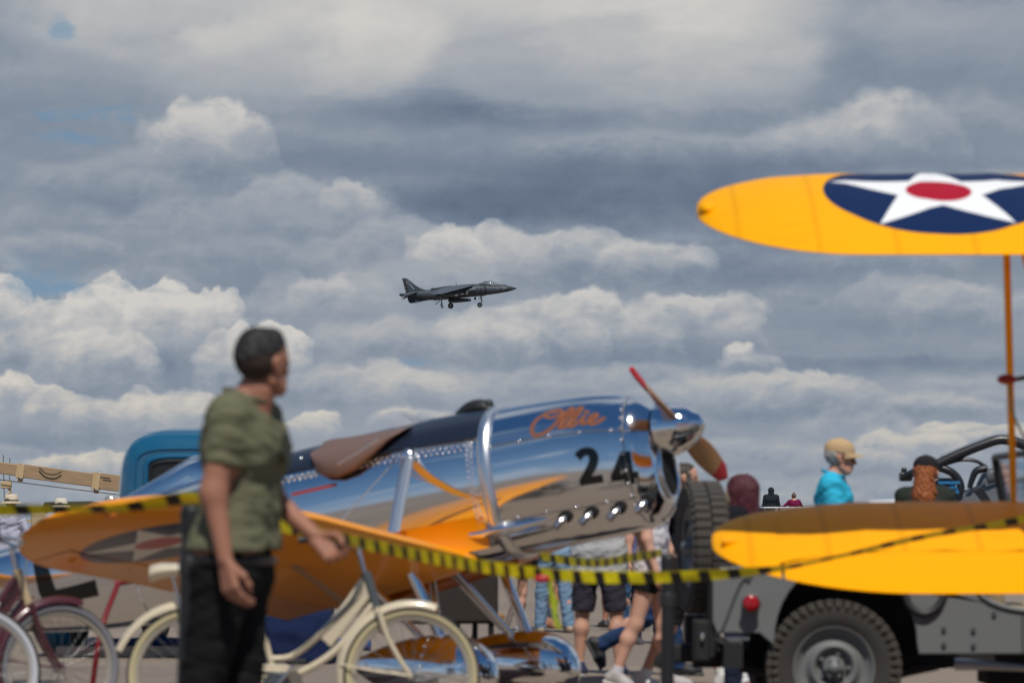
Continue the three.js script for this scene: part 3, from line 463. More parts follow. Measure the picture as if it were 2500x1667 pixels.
    part(spat, 'wheel', new THREE.TorusGeometry(0.14, 0.06, 12, 28).translate(-0.02, -0.2, 0), RUBBER);
    const sr = []; for (const [x, rows] of [[-0.06, 7], [-0.2, 0]]) for (let k = 0; k < rows; k++) { const a = 0.5 + k * 0.3; sr.push(new THREE.SphereGeometry(0.008, 8, 5).translate(x, 0.235 * Math.cos(a) + 0.02, s * 0.18 * Math.sin(a) + 0.002)); }
    for (const x of [0.1, 0.17]) for (const k of [0, 1, 2]) sr.push(new THREE.SphereGeometry(0.007, 8, 5).translate(x, 0.1 - k * 0.085, 0.168));
    part(spat, 'rivets', sr, M(0.85, 0.86, 0.88, 0.2, 1)).userData.kind = 'stuff';
  }
  // tail, mostly beyond the frame
  part(o, 'fin', extrude([[-5.4, 0.09], [-5.7, 0.5], [-5.95, 0.72], [-6.25, 0.72], [-6.35, 0.3], [-6.2, -0.2]], 0.05, 0.015), CHROME);
  part(o, 'tailplane', extrude([[-5.3, 0.3], [-5.55, 1.3], [-6.1, 1.3], [-6.15, 0.1], [-6.15, -0.1], [-6.1, -1.3], [-5.55, -1.3], [-5.3, -0.3]], 0.05, 0.015).rotateX(Math.PI / 2), ORANGE);
  part(o, 'tailwheel', tube([[-5.9, -0.3, 0], [-6.05, -0.62, 0]], 0.02, 8), ALU);
}
// ---------------------------------------------------------------- yellow biplane seen from behind its left wings
const YELLOW = [0.95, 0.4, 0.0];
{
  const o = thing('yellow_biplane', 'yellow biplane with a white star in a blue disc on its upper wing', 'airplane', [4.9, 0, -19.3]);
  const SKINY = M(...YELLOW, 0.5, 0, { specularIntensity: 0.2 });
  const CH = 1.46, P = 14.8 * Math.PI / 180, PU = 17 * Math.PI / 180;
  const foil = (c) => { const t = 0.12 * 5 * (0.2969 * Math.sqrt(c) - 0.126 * c - 0.3516 * c * c + 0.2843 * c ** 3 - 0.1036 * c ** 4), m = 0.05 * (c < 0.4 ? (0.8 * c - c * c) / 0.16 : (0.2 + 0.8 * c - c * c) / 0.36); return [m + t, m - t * 0.75]; };
  // s: distance from the tip along the span; the wing's local x = s - root, y up, z back from the leading edge
  const outline = (s, tipLen) => { const q = clamp(1 - s / tipLen), e = Math.sqrt(Math.max(0, 1 - q * q)); return [lerp(0.4, 0, e ** 0.7), lerp(0.44, 1, e ** 1.25)]; };   // leading, trailing edge as share of the chord
  const wing = (tipLen, s0, s1, n, c0, c1, ripple = 0) => {
    const rows = [];
    for (let i = 0; i <= n; i++) {
      const s = s0 + (s1 - s0) * (i / n) ** (s0 < 0.02 ? 1.8 : 1), [l, t] = outline(s, tipLen), R = [], rib = ripple * Math.abs(Math.sin(Math.PI * s / 0.36)) ** 0.6, hi = Math.min(t, c1), lo = Math.max(l, c0), ch = t - l;
      for (let k = 0; k <= 24; k++) { const c = lerp(hi, lo, 1 - (1 - k / 24) ** 1.5), f = clamp((c - l) / ch); R.push([s, CH * ch * foil(f)[0] - rib * Math.sin(Math.PI * f), CH * c]); }
      for (let k = 1; k <= 24; k++) { const c = lerp(lo, hi, (k / 24) ** 1.5), f = clamp((c - l) / ch); R.push([s, CH * ch * foil(f)[1] - (k === 24 ? 0.003 : 0), CH * c]); }
      rows.push(R);
    }
    const uvOf = (p, under) => [p[0] / 4, 1 - p[2] / CH * 0.5 - (under ? 0.5 : 0)];
    if (c0 > 0) return merge([loft(rows.map((r) => r.slice(0, 25)), { closed: false }), loft(rows.map((r) => r.slice(24)), { closed: false })]);
    return loft(rows, { closed: false, uv: (i, j) => uvOf(rows[i][j], j > 24) });
  };
  const star = canvasTexture(2048, 1536, (g, w, h) => {          // upper half of the picture: upper side
    g.fillStyle = '#faab00'; g.fillRect(0, 0, w, h); const r8 = rng(9); for (let i = 0; i < 420; i++) { g.fillStyle = `rgba(${150 + 60 * r8()},${90 + 40 * r8()},10,${0.02 + 0.05 * r8()})`; g.fillRect(r8() * w, r8() * h, 8 + r8() * 120, 4 + r8() * 20); } g.fillStyle = 'rgba(170,100,0,0.15)'; for (let x = 0; x < 12; x++) g.fillRect(x * 184 + 80, 0, 16, h);
    const m = w / 4, n = h / 2 / CH, cx = 1.145 * m, cy = 0.72 * n, r = 0.55;
    g.fillStyle = '#0e2650'; g.beginPath(); g.ellipse(cx, cy, r * m, r * n, 0, 0, 7); g.fill();
    g.fillStyle = '#ebebeb'; g.beginPath(); for (let i = 0; i < 10; i++) { const a = i * Math.PI / 5, q = (i % 2 ? 0.382 : 0.985) * r; g.lineTo(cx + Math.sin(a) * q * m, cy - Math.cos(a) * q * n); } g.fill();
    g.fillStyle = '#a80f2a'; g.beginPath(); g.ellipse(cx, cy, r * 0.285 * m, r * 0.285 * n, 0, 0, 7); g.fill();
  });
  const UP = new THREE.MeshPhysicalMaterial({ map: star, roughness: 0.5, specularIntensity: 0.2, side: THREE.DoubleSide });
  const fabric = canvasTexture(1024, 256, (g, w, h) => { g.fillStyle = '#faab00'; g.fillRect(0, 0, w, h); const r = rng(8); for (let i = 0; i < 300; i++) { g.fillStyle = `rgba(${150 + 60 * r()},${90 + 40 * r()},10,${0.02 + 0.05 * r()})`; g.fillRect(r() * w, r() * h, 4 + r() * 60, 2 + r() * 9); } g.fillStyle = 'rgba(170,100,0,0.16)'; for (let x = 0; x < 12; x++) g.fillRect(x * 92 + 40, 0, 9, h); });
  fabric.wrapS = THREE.RepeatWrapping;
  const FABRIC = new THREE.MeshPhysicalMaterial({ map: fabric, roughness: 0.5, specularIntensity: 0.2, side: THREE.DoubleSide });
  const place = (g, tipX, y, z, p) => { g.position.set(tipX - 4.9, y, z + 19.3); g.rotation.x = p; };
  const te = (x, y, d, back = 0) => { const p = at(x, y, d); return p; };
  // upper wing: its trailing edge crosses the picture at y = 620
  const uTip = at(1705, 520, 18.3).x, uTE = at(2200, 621, 17.58);
  const up = part(o, 'upper_wing', wing(0.72, 0.0, 6.2, 90, 0, 1, 0.009), UP);
  place(up, uTip, uTE.y + Math.sin(PU) * CH, uTE.z - Math.cos(PU) * CH, PU);
  part(up, 'tip_lamp', ball(0.03, 0.05, 0.045, 0.66, 1.5, 1, 2.2), SKINY);
  // lower wing, set back and lower, with a separate aileron
  const lTip = at(1750, 1330, 18.2).x, lTE = at(2300, 1449, 17.8);
  const low = part(o, 'lower_wing', [wing(0.95, 0, 0.3, 16, 0, 1, 0), wing(0.95, 0.3, 6, 80, 0, 0.724, 0.009)], FABRIC);
  place(low, lTip, lTE.y + Math.sin(P) * CH, lTE.z - Math.cos(P) * CH, P);
  part(low, 'aileron', wing(0.95, 0.315, 2.6, 26, 0.735, 1), SKINY);
  part(low, 'trailing_edge', wing(0.95, 2.615, 6, 16, 0.735, 1), SKINY);
  part(low, 'pitot_bracket', box(0.1, 0.03, 0.05, 0.09, 0.05, 0.72, 0.01), SKINY);
  // interplane struts, brace, lamp, wires
  const inUp = (s, c) => V3(s, CH * foil(c)[1], CH * c).applyAxisAngle(V3(1, 0, 0), PU).add(up.position), inLow = (s, c) => V3(s, CH * foil(c)[0] - 0.01, CH * c).applyAxisAngle(V3(1, 0, 0), P).add(low.position);
  const su = at(2458, 620, 18.7).x - uTip, sl = at(2492, 1290, 18.75).x - lTip;
  const strut = (a, b, w = 0.023) => { const d = b.clone().sub(a), n = 16; return loft([0, 0.1, 0.5, 0.9, 1].map((t) => { const c = a.clone().addScaledVector(d, t), k = w * (t === 0 || t === 1 ? 0.7 : 1); return Array.from({ length: n }, (_, j) => { const q = j / n * 2 * Math.PI; return [c.x + Math.cos(q) * k * 0.75, c.y, c.z + Math.sin(q) * k * 1.7]; }); })); };
  part(o, 'interplane_strut', strut(inUp(su, 0.18), inLow(sl, 0.14)), SKINY);
  part(o, 'interplane_strut', strut(inUp(su + 0.02, 0.72), inLow(sl + 0.02, 0.66)), SKINY);
  part(o, 'interplane_strut', strut(inUp(su + 0.02, 0.24), inLow(sl + 0.3, 0.64), 0.019), SKINY);
  const js = at(2462, 926, 18.3).sub(o.position);
  const spreader = part(o, 'wire_spreader', tube([[js.x - 0.015, js.y - 0.01, js.z], [js.x + 0.35, js.y + 0.06, js.z]], 0.012, 8), BLACK);
  part(spreader, 'strobe_lamp', ball(0.032, js.x - 0.005, js.y, js.z, 1.5, 0.8, 1), M(0.22, 0.01, 0.015, 0.25));
  for (const [a, b] of [[[su + 0.06, 0.3], [sl + 2.5, 0.3]], [[su + 2.4, 0.3], [sl + 0.05, 0.35]]]) part(o, 'brace_wire', tube([inUp(...a), inLow(...b)], 0.005, 6), M(0.3, 0.3, 0.3, 0.35, 0.9));
  part(o, 'lead', tube([[js.x + 0.01, js.y, js.z], [js.x + 0.02, js.y - 0.16, js.z + 0.02], [js.x + 0.09, js.y - 0.3, js.z]], 0.006, 6), M(0.2, 0.24, 0.12, 0.6));
  // the fuselage and tail stand beyond the frame
  part(o, 'fuselage', loft([[-3.2, 0.35, 1.7], [-2.6, 0.48, 1.75], [-1, 0.52, 1.72], [0.8, 0.46, 1.45], [2.6, 0.26, 1.0], [4.2, 0.08, 0.72]].map(([z, r, y]) => Array.from({ length: 20 }, (_, j) => { const a = j / 20 * 2 * Math.PI; return [0.55 + r * 0.8 * Math.cos(a), y + r * Math.sin(a), z]; }))), M(0.02, 0.05, 0.22, 0.3));
  for (const s of [-0.9, 0.9]) part(o, 'wheel', new THREE.TorusGeometry(0.3, 0.1, 12, 28).rotateY(Math.PI / 2).translate(0.55 + s, 0.4, -1.9), RUBBER);
}
// ---------------------------------------------------------------- open grey off-roader behind the biplane's wing
{
  const o = thing('grey_jeep', 'open grey military off-roader with a spare tyre on its back', 'car', [1.1, -0.04, -20.9]);
  o.scale.setScalar(1.035);
  // local: x forward (to the right), y up, z towards the camera; the near side is at z = 0
  const GREY = M(0.158, 0.168, 0.172, 0.5, 0, { bumpMap: NOISE_SOFT, bumpScale: 0.0006 }), IRON = M(0.012, 0.012, 0.013, 0.75), GREYD = M(0.07, 0.075, 0.08, 0.55);
  const W = 1.5, wx = 0.632, wy = 0.36, R = 0.36;
  const arch = []; for (let i = 0; i <= 22; i++) { const a = Math.PI * (1.12 - 1.24 * i / 22); arch.push([wx + 0.02 + 0.42 * Math.cos(a) * (i > 11 ? 1.0 : 0.82), 0.5 + 0.41 * Math.sin(a)]); }
  const side = [[0.02, 0.55], [0.0, 0.6], [0.0, 0.83], [0.03, 0.87], [1.34, 0.87], [1.37, 0.82], [1.42, 0.7], [1.55, 0.665], [2.1, 0.665], [2.3, 0.72], [2.42, 0.95], [2.6, 0.98], [2.6, 0.44], [1.08, 0.44], ...arch.slice().reverse().filter(([, y]) => y > 0.45), [0.24, 0.55]];
  part(o, 'side_panel', extrude(side, 0.03, 0.008).translate(0, 0, -0.015), GREY);
  part(o, 'side_panel', extrude(side, 0.03, 0.008).translate(0, 0, -W + 0.015), GREY);
  part(o, 'rear_panel', box(0.03, 0.36, W - 0.06, 0.02, 0.69, -W / 2, 0.01), GREY);
  part(o, 'floor', box(2.5, 0.04, W - 0.8, 1.35, 0.47, -W / 2), GREYD);
  part(o, 'wheel_well', box(0.95, 0.05, 0.3, wx + 0.05, 0.905 - 0.05, -0.19, 0.01), GREYD);
  part(o, 'wheel_well', box(0.95, 0.5, 0.04, wx + 0.05, 0.66, -0.36), IRON);
  part(o, 'chassis', [box(3.2, 0.1, 0.08, 1.5, 0.4, -0.35), box(3.2, 0.1, 0.08, 1.5, 0.4, -1.15), box(0.1, 0.12, W, 0.1, 0.42, -W / 2), tube([[0.63, 0.36, -0.1], [0.63, 0.36, -1.4]], 0.06, 10), box(0.8, 0.3, 0.5, 1.9, 0.4, -0.75)], IRON);
  part(o, 'spring', tube([[0.15, 0.36, -0.25], [0.63, 0.27, -0.25], [1.2, 0.37, -0.25]], 0.03, 8), IRON);
  part(o, 'exhaust_pipe', tube([[1.28, 0.375, -0.16], [1.42, 0.37, -0.14], [1.72, 0.35, -0.15]], (t) => 0.032 - 0.016 * t, 12), M(0.5, 0.5, 0.52, 0.35, 0.8));
  // rolled edge of the tub, grab step, bolts, reinforcement strap
  part(o, 'tub_rail', tube([[0.03, 0.875, 0.0], [0.7, 0.878, 0.0], [1.33, 0.875, 0.0], [1.4, 0.74, 0.002], [1.56, 0.67, 0.002], [2.1, 0.668, 0.002]], 0.014, 8, 40), GREY);
  part(o, 'step_loop', tube([[1.0, 0.87, 0.012], [1.0, 0.76, 0.014], [1.03, 0.68, 0.016], [1.1, 0.645, 0.018], [1.17, 0.68, 0.016], [1.22, 0.78, 0.014], [1.25, 0.87, 0.012]], 0.02, 8, 50), M(0.03, 0.03, 0.033, 0.5));
  const bolt = new THREE.CylinderGeometry(0.013, 0.013, 0.016, 12).rotateX(Math.PI / 2);
  for (const [x, y] of [[1.205, 0.565], [1.36, 0.56], [1.205, 0.485], [1.36, 0.48], [1.27, 0.79], [1.32, 0.79], [1.47, 0.645], [1.72, 0.64], [0.18, 0.83]]) part(o, 'bolt', bolt, GREYD).position.set(x, y, 0.006);
  part(o, 'panel_joint', box(0.012, 0.22, 0.006, 1.62, 0.55, 0.002), GREYD);
  part(o, 'corner_rib', tube([[0.04, 0.56, 0.004], [0.16, 0.83, 0.004], [0.2, 0.84, 0.004]], 0.008, 6, 12), GREYD);
  // tail lamp on its stub
  const lamp = part(o, 'tail_lamp', lathe([[0, 0], [0.04, 0], [0.046, 0.012], [0.046, 0.06], [0.052, 0.068], [0.046, 0.072]], 24).rotateX(Math.PI / 2).translate(0.19, 0.7, 0), GREY);
  part(lamp, 'red_lens', ball(0.043, 0.19, 0.7, 0.066, 1, 1, 0.35), M(0.34, 0.004, 0.012, 0.2, 0, { clearcoat: 1 }), 'round red tail lamp lens');
  // wheels with lugged tyres
  const lug = (n, r, w) => { const L = []; for (let i = 0; i < n; i++) for (const s of [-1, 1]) { const a = (i + (s > 0 ? 0.5 : 0)) / n * 2 * Math.PI; L.push(new RoundedBoxGeometry(0.042, 0.036, w * 0.5, 1, 0.006).translate(0, r - 0.01, s * w * 0.27).rotateZ(a)); L.push(new RoundedBoxGeometry(0.03, 0.06, 0.02, 1, 0.006).rotateX(s * 0.35).translate(0, r - 0.045, s * w * 0.5).rotateZ(a)); } return L; };
  const TYRE = M(0.04, 0.036, 0.033, 0.85, 0, { bumpMap: NOISE_FINE, bumpScale: 0.003 }), TREAD = M(0.06, 0.053, 0.047, 0.9);
  const tyreGeo = lathe([[0.2, -0.062], [0.24, -0.085], [0.29, -0.092], [0.325, -0.08], [0.33, -0.05], [0.332, 0], [0.33, 0.05], [0.32, 0.08], [0.29, 0.092], [0.24, 0.085], [0.2, 0.062]], 64).rotateX(Math.PI / 2), lugGeo = merge(lug(44, R - 0.01, 0.17));
  const wheel = (name) => {
    const w = new THREE.Group(); w.name = name;
    part(w, 'tyre', tyreGeo, TYRE); part(w, 'tread', lugGeo, TREAD).userData.kind = 'stuff';
    part(w, 'rim', lathe([[0.214, 0.055], [0.222, 0.066], [0.212, 0.074], [0.2, 0.06], [0.17, 0.018], [0.14, 0.03], [0.125, 0.062], [0.108, 0.068], [0.095, 0.05], [0.085, 0.02], [0, 0.02]], 48).rotateX(Math.PI / 2), GREY);
    part(w, 'hub', [lathe([[0.062, 0.02], [0.06, 0.06], [0.045, 0.085], [0.03, 0.09], [0.026, 0.11], [0, 0.112]], 24).rotateX(Math.PI / 2), ...Array.from({ length: 6 }, (_, i) => new THREE.CylinderGeometry(0.011, 0.011, 0.025, 6).rotateX(Math.PI / 2).translate(0.045 * Math.cos(i * 1.047), 0.045 * Math.sin(i * 1.047), 0.08)), ...Array.from({ length: 5 }, (_, i) => new THREE.CylinderGeometry(0.012, 0.012, 0.03, 6).rotateX(Math.PI / 2).translate(0.078 * Math.cos(i * 1.2566), 0.078 * Math.sin(i * 1.2566), 0.035))], GREY);
    return w;
  };
  for (const [x, z] of [[wx, -0.12], [wx, -W + 0.12], [wx + 2.03, -0.12], [wx + 2.03, -W + 0.12]]) { const w = wheel('wheel'); w.position.set(x, wy, z); if (z < -1) w.rotation.y = Math.PI; o.add(w); }
  const spare = wheel('spare_wheel'); spare.position.set(-0.04, 0.99, -0.5); spare.rotation.set(0, -Math.PI / 2 + 0.12, 0); spare.userData.label = 'spare tyre standing upright on the back panel'; o.add(spare);
  part(o, 'spare_bracket', box(0.1, 0.12, 0.12, 0, 0.92, -0.5), IRON);
  part(o, 'tow_hook', [box(0.2, 0.1, 0.14, -0.1, 0.42, -0.6, 0.02), tube([[-0.12, 0.42, -0.6], [-0.26, 0.4, -0.6], [-0.28, 0.34, -0.6]], 0.022, 8, 10)], IRON);
  for (const z of [-0.2, -1.3]) part(o, 'bumperette', box(0.1, 0.22, 0.3, -0.05, 0.5, z, 0.015), IRON);
  part(o, 'reflector', ball(0.024, -0.06, 0.52, -0.04, 0.5, 1, 1), M(0.7, 0.7, 0.72, 0.1, 0.8));
  part(o, 'mud_apron', box(0.03, 0.42, 0.5, -0.01, 0.62, -0.28, 0.01), IRON);
  part(o, 'fender', box(0.9, 0.05, 0.3, 2.72, 0.93, -0.16, 0.02), GREY);
  part(o, 'bonnet', box(1.0, 0.28, 1.0, 2.9, 0.95, -0.75, 0.05), GREY);
  // seats and windscreen frame leaning back
  const SEAT = M(0.3, 0.235, 0.15, 0.9);
  part(o, 'seat', [box(0.45, 0.12, 0.45, 1.75, 0.62, -0.38, 0.04), box(0.1, 0.42, 0.45, 1.5, 0.84, -0.38, 0.04)], SEAT);
  part(o, 'seat', [box(0.45, 0.12, 0.45, 1.75, 0.62, -1.1, 0.04), box(0.1, 0.42, 0.45, 1.5, 0.84, -1.1, 0.04)], SEAT);
  const fr = (z) => tube([[1.76, 0.95, z], [1.68, 1.36, z], [1.66, 1.49, z]], 0.021, 8, 12);
  const ws = part(o, 'windscreen_frame', [fr(-0.06), fr(-W + 0.06), tube([[1.66, 1.49, -0.06], [1.66, 1.49, -W + 0.06]], 0.02, 8), tube([[1.75, 1.0, -0.06], [1.75, 1.0, -W + 0.06]], 0.02, 8)], BLACK);
  part(ws, 'windscreen_glass', box(0.006, 0.42, W - 0.2, 0, 0, 0).rotateZ(0.17).translate(1.705, 1.26, -W / 2), GLASS);
  part(ws, 'tan_cover', box(0.03, 0.085, 0.5, 1.73, 1.36, -0.35, 0.01), M(0.62, 0.33, 0.13, 0.8), 'orange tan cover behind the windscreen');
  part(ws, 'corner_bracket', box(0.03, 0.12, 0.12, 1.675, 1.43, -0.07, 0.01), BLACK);
  // jerrycan strapped beside the spare wheel
  const can = thing('jerrycan', 'black jerrycan with a tan cloth bundle, behind the spare tyre', 'jerrycan', [1.03, 1.0, -21.7]);
  part(can, 'can', [box(0.13, 0.36, 0.3, 0, 0.16, 0, 0.03), tube([[-0.03, 0.34, -0.08], [-0.03, 0.385, -0.05], [-0.03, 0.385, 0.06], [-0.03, 0.34, 0.09]], 0.012, 8)], M(0.012, 0.015, 0.012, 0.5));
  part(can, 'cloth_bundle', ball(0.09, 0.12, 0.24, 0.02, 0.9, 0.85, 1.1), M(0.22, 0.17, 0.1, 0.95, 0, { bumpMap: NOISE_SOFT, bumpScale: 0.01 }));
  part(can, 'cap', ball(0.045, 0.06, 0.26, 0.1, 1, 1, 1), M(0.4, 0.42, 0.36, 0.5));
}
// ---------------------------------------------------------------- the jump jet hanging in the air, wheels down
{
  const o = thing('grey_jet', 'dark grey jump jet hovering in the cloudy sky with its wheels down', 'jet', at(1118, 712, 464).toArray());
  const K = 0.00716 * 1.0, X = (zx) => (zx - 1150) * K, Y = (zy) => (430 - zy) * K;      // side-view measures
  const G1 = M(0.036, 0.05, 0.066, 0.55, 0, { bumpMap: NOISE_SOFT, bumpScale: 0.002 }), G2 = M(0.02, 0.029, 0.04, 0.6), G3 = M(0.068, 0.086, 0.108, 0.5), BLK = M(0.008, 0.009, 0.011, 0.6), PALE = M(0.3, 0.33, 0.36, 0.6), STEEL = M(0.2, 0.19, 0.18, 0.4, 0.6);
  const ringOf = (zx, t, b, w, e = 0.9) => Array.from({ length: 28 }, (_, j) => { const a = j / 28 * 2 * Math.PI, sp = (v) => Math.sign(v) * Math.abs(v) ** e; return [X(zx), (Y(t) + Y(b)) / 2 + (Y(t) - Y(b)) / 2 * sp(Math.cos(a)), w * sp(Math.sin(a))]; });
  const S = [[2148, 373, 377, 0.02], [2110, 360, 393, 0.14], [2050, 344, 413, 0.28], [1950, 326, 438, 0.44], [1850, 319, 458, 0.56], [1740, 318, 474, 0.64], [1620, 306, 490, 0.72], [1500, 299, 507, 0.98], [1400, 299, 517, 1.12], [1250, 311, 532, 1.1], [1100, 328, 548, 1.02], [950, 352, 565, 0.92], [800, 378, 575, 0.8], [650, 398, 572, 0.66], [520, 410, 552, 0.52], [420, 425, 528, 0.4], [300, 445, 512, 0.26], [230, 462, 508, 0.17], [155, 488, 498, 0.03]];
  const body = part(o, 'fuselage', loft(S.map((s) => ringOf(...s))), G1);
  part(body, 'nose_cone', loft(S.slice(0, 4).map(([zx, t, b, w]) => ringOf(zx, t - 1.5, b + 1.5, w + 0.012))), G2);
  const tailbulb = part(o, 'tail_boom', ball(1, X(205), Y(484), 0, 0.36, 0.2, 0.2), G2); void tailbulb;
  const flatPart = (parent, name, pts, th, mat, z = 0) => part(parent, name, extrude(pts.map(([a, b]) => [X(a), Y(b)]), th, th * 0.2).translate(0, 0, z), mat);
  const fin = flatPart(o, 'fin', [[207, 205], [250, 203], [290, 216], [335, 248], [400, 305], [470, 352], [530, 383], [600, 402], [520, 432], [310, 446], [271, 442]], 0.18, G1);
  const rud = flatPart(fin, 'rudder', [[222, 242], [252, 240], [318, 440], [272, 441]], 0.2, BLK);
  for (const [a, b] of [[240, 283], [256, 350], [280, 408]]) part(rud, 'white_star', new THREE.CircleGeometry(0.05, 5).translate(X(a), Y(b), 0.104), PALE);
  part(fin, 'emblem', new THREE.TorusGeometry(0.15, 0.03, 6, 20).translate(X(302), Y(275), 0.1), PALE);
  flatPart(fin, 'pale_stripe', [[327, 303], [334, 300], [408, 388], [400, 392]], 0.195, PALE);
  flatPart(o, 'ventral_fin', [[296, 510], [312, 585], [340, 622], [430, 612], [570, 582], [660, 572], [560, 540], [420, 500]], 0.2, G2);
  // wing, anhedral, seen edge-down; tailplane
  const slab = (parent, name, A, B, th, mat) => {                 // quads: root [x,y,z] leading/trailing, tip leading/trailing
    const row = (le, te, t) => { const R = []; for (let k = 0; k <= 8; k++) { const u = k / 8, q = t * Math.sin(Math.PI * Math.sqrt(u)); R.push([lerp(te[0], le[0], u), lerp(te[1], le[1], u) + q, lerp(te[2], le[2], u)]); } for (let k = 7; k >= 1; k--) { const u = k / 8, q = t * Math.sin(Math.PI * Math.sqrt(u)); R.push([lerp(te[0], le[0], u), lerp(te[1], le[1], u) - q * 0.5, lerp(te[2], le[2], u)]); } return R; };
    return part(parent, name, loft([row(...A, th), row(...B, th * 0.45)]), mat);
  };
  for (const s of [1, -1]) {
    const w = slab(o, 'wing', [[X(1440), Y(322), s * 0.85], [X(800), Y(402), s * 0.7]], [[X(900), Y(507), s * 4.6], [X(692), Y(515), s * 4.6]], 0.17, G3);
    slab(w, 'flap', [[X(940), Y(500), s * 0.9], [X(790), Y(560), s * 0.9]], [[X(880), Y(505), s * 2.4], [X(790), Y(545), s * 2.4]], 0.05, G2);
    const tp = slab(o, 'tailplane', [[X(480), Y(438), s * 0.35], [X(290), Y(452), s * 0.25]], [[X(285), Y(512), s * 2.1], [X(186), Y(549), s * 2.1]], 0.06, G3); void tp;
    // outer rails and pylons
    for (const [x0, x1, y, z, r] of [[870, 1045, 512, 2.7, 0.1], [985, 1140, 482, 1.9, 0.1]]) { const py = part(o, 'pylon', extrude([[X(x0), Y(y + 14)], [X(x1 - 20), Y(y + 14)], [X(x1), Y(y - 6)], [X(x1 - 30), Y(y - 22)], [X(x0 + 20), Y(y - 10)]], 0.14, 0.03).translate(0, 0, s * z), G3); part(py, 'rail', tube([[X(x0 + 120), Y(y + 10), s * z], [X(x1 + 105), Y(y + 6), s * z]], 0.045, 8), PALE); }
    const og = part(o, 'outrigger_gear', tube([[X(868), Y(540), s * 2.5], [X(876), Y(650), s * 2.5]], 0.045, 8), STEEL);
    part(og, 'small_wheel', lathe([[0.06, -0.06], [0.14, -0.06], [0.16, 0], [0.14, 0.06], [0.06, 0.06]], 20).rotateX(Math.PI / 2).translate(X(877), Y(670), s * 2.5), BLK);
    // side: cold nozzle, intake lip with its row of blow-in doors
    const nz = part(o, 'nozzle', [loft([[1450, 385, 425, 0.35], [1400, 378, 440, 0.4], [1340, 384, 450, 0.42], [1290, 400, 470, 0.38]].map(([a, b, c, d]) => ringOf(a, b, c, d).map(([x, y, z]) => [x, y, z + s * 0.95]))), box(0.36, 0.62, 0.3, X(1300), Y(448), s * 1.25, 0.05)], G3); part(nz, 'nozzle_mouth', box(0.2, 0.5, 0.1, X(1300), Y(455), s * 1.38), STEEL);
    part(o, 'intake_lip', tube(Array.from({ length: 15 }, (_, j) => { const a = 0.25 + j / 14 * 2.6; return [X(1606) + 0.1 * Math.sin(a), (Y(330) + Y(492)) / 2 + (Y(330) - Y(492)) / 2 * Math.cos(a), s * 0.99 * Math.sin(a)]; }), 0.05, 6, 30), BLK);
    part(o, 'rear_nozzle', box(0.5, 0.3, 0.3, X(1060), Y(465), s * 1.02, 0.06), G2);
    const it = part(o, 'intake', loft([[1605, 330, 492, 0.98], [1590, 316, 503, 1.06], [1560, 308, 506, 1.1], [1500, 302, 508, 1.08], [1420, 302, 515, 1.1]].map((r) => ringOf(...r).map(([x, y, z]) => [x, y, s * Math.abs(z)])), { caps: false }), G1);
    part(it, 'intake_throat', loft([[1606, 336, 488, 0.93], [1560, 345, 480, 0.86]].map((r) => ringOf(...r).map(([x, y, z]) => [x, y, s * Math.abs(z)]))), BLK);
    for (let k = 0; k < 7; k++) { const yy = 318 + k * 26, t = (yy - 407) / 99; part(it, 'blow_in_door', box(0.13, 0.11, 0.05, X(1541), Y(yy), 0).translate(0, 0, s * (1.105 * Math.sqrt(Math.max(0.05, 1 - t * t)) ** 0.9 + 0.005)), BLK); }
    part(o, 'air_scoop', box(0.5, 0.12, 0.08, X(730), Y(381), s * 0.4, 0.03), G2);
    for (const x of [706, 742]) part(o, 'vent', box(0.16, 0.1, 0.02, X(x), Y(403), s * 0.66), BLK);
    part(o, 'roundel', new THREE.TorusGeometry(0.13, 0.03, 6, 22).translate(X(1822), Y(370), s * 0.575), PALE);
    for (const [a, h] of [[1915, 0.2], [1940, 0.2], [1965, 0.2]]) part(o, 'marking', box(0.09, h, 0.02, X(a), Y(372), s * 0.49), PALE);
    part(o, 'gun_pod', loft([[1372, 560, 585, 0.05], [1340, 548, 592, 0.17], [1200, 545, 606, 0.24], [1060, 548, 616, 0.24], [1000, 556, 608, 0.18], [985, 570, 595, 0.06]].map((r) => ringOf(...r).map(([x, y, z]) => [x, y, z + s * 0.62]))), G2);
    for (const z of [0.15]) part(o, 'main_wheel', [lathe([[0.14, -0.1], [0.31, -0.1], [0.345, -0.04], [0.345, 0.04], [0.31, 0.1], [0.14, 0.1]], 28).rotateX(Math.PI / 2).translate(X(1026), Y(668), s * z)], BLK).add(new THREE.Mesh(new THREE.CylinderGeometry(0.17, 0.17, 0.24, 20).rotateX(Math.PI / 2).translate(X(1026), Y(668), s * z), STEEL));
  }
  o.traverse((c) => { if (!c.name && c.isMesh) c.name = 'hub'; });
  part(o, 'main_leg', tube([[X(1010), Y(560), 0], [X(1026), Y(668), 0]], 0.1, 10), STEEL);
  part(o, 'nose_leg', [tube([[X(1535), Y(500), 0], [X(1556), Y(600), 0]], 0.09, 10), tube([[X(1556), Y(600), 0.12], [X(1518), Y(655), 0.12]], 0.05, 8), tube([[X(1495), Y(548), 0], [X(1540), Y(530), 0]], 0.04, 8)], STEEL);
  const nw = part(o, 'nose_wheel', lathe([[0.14, -0.09], [0.28, -0.09], [0.305, -0.03], [0.305, 0.03], [0.28, 0.09], [0.14, 0.09]], 28).rotateX(Math.PI / 2).translate(X(1518), Y(655), 0), BLK);
  part(nw, 'hub', new THREE.CylinderGeometry(0.16, 0.16, 0.21, 20).rotateX(Math.PI / 2).translate(X(1518), Y(655), 0), STEEL);
  for (const z of [-0.35, 0.35]) part(o, 'gear_door', box(0.24, 0.3, 0.03, X(1440), Y(545), z, 0.01), G2);
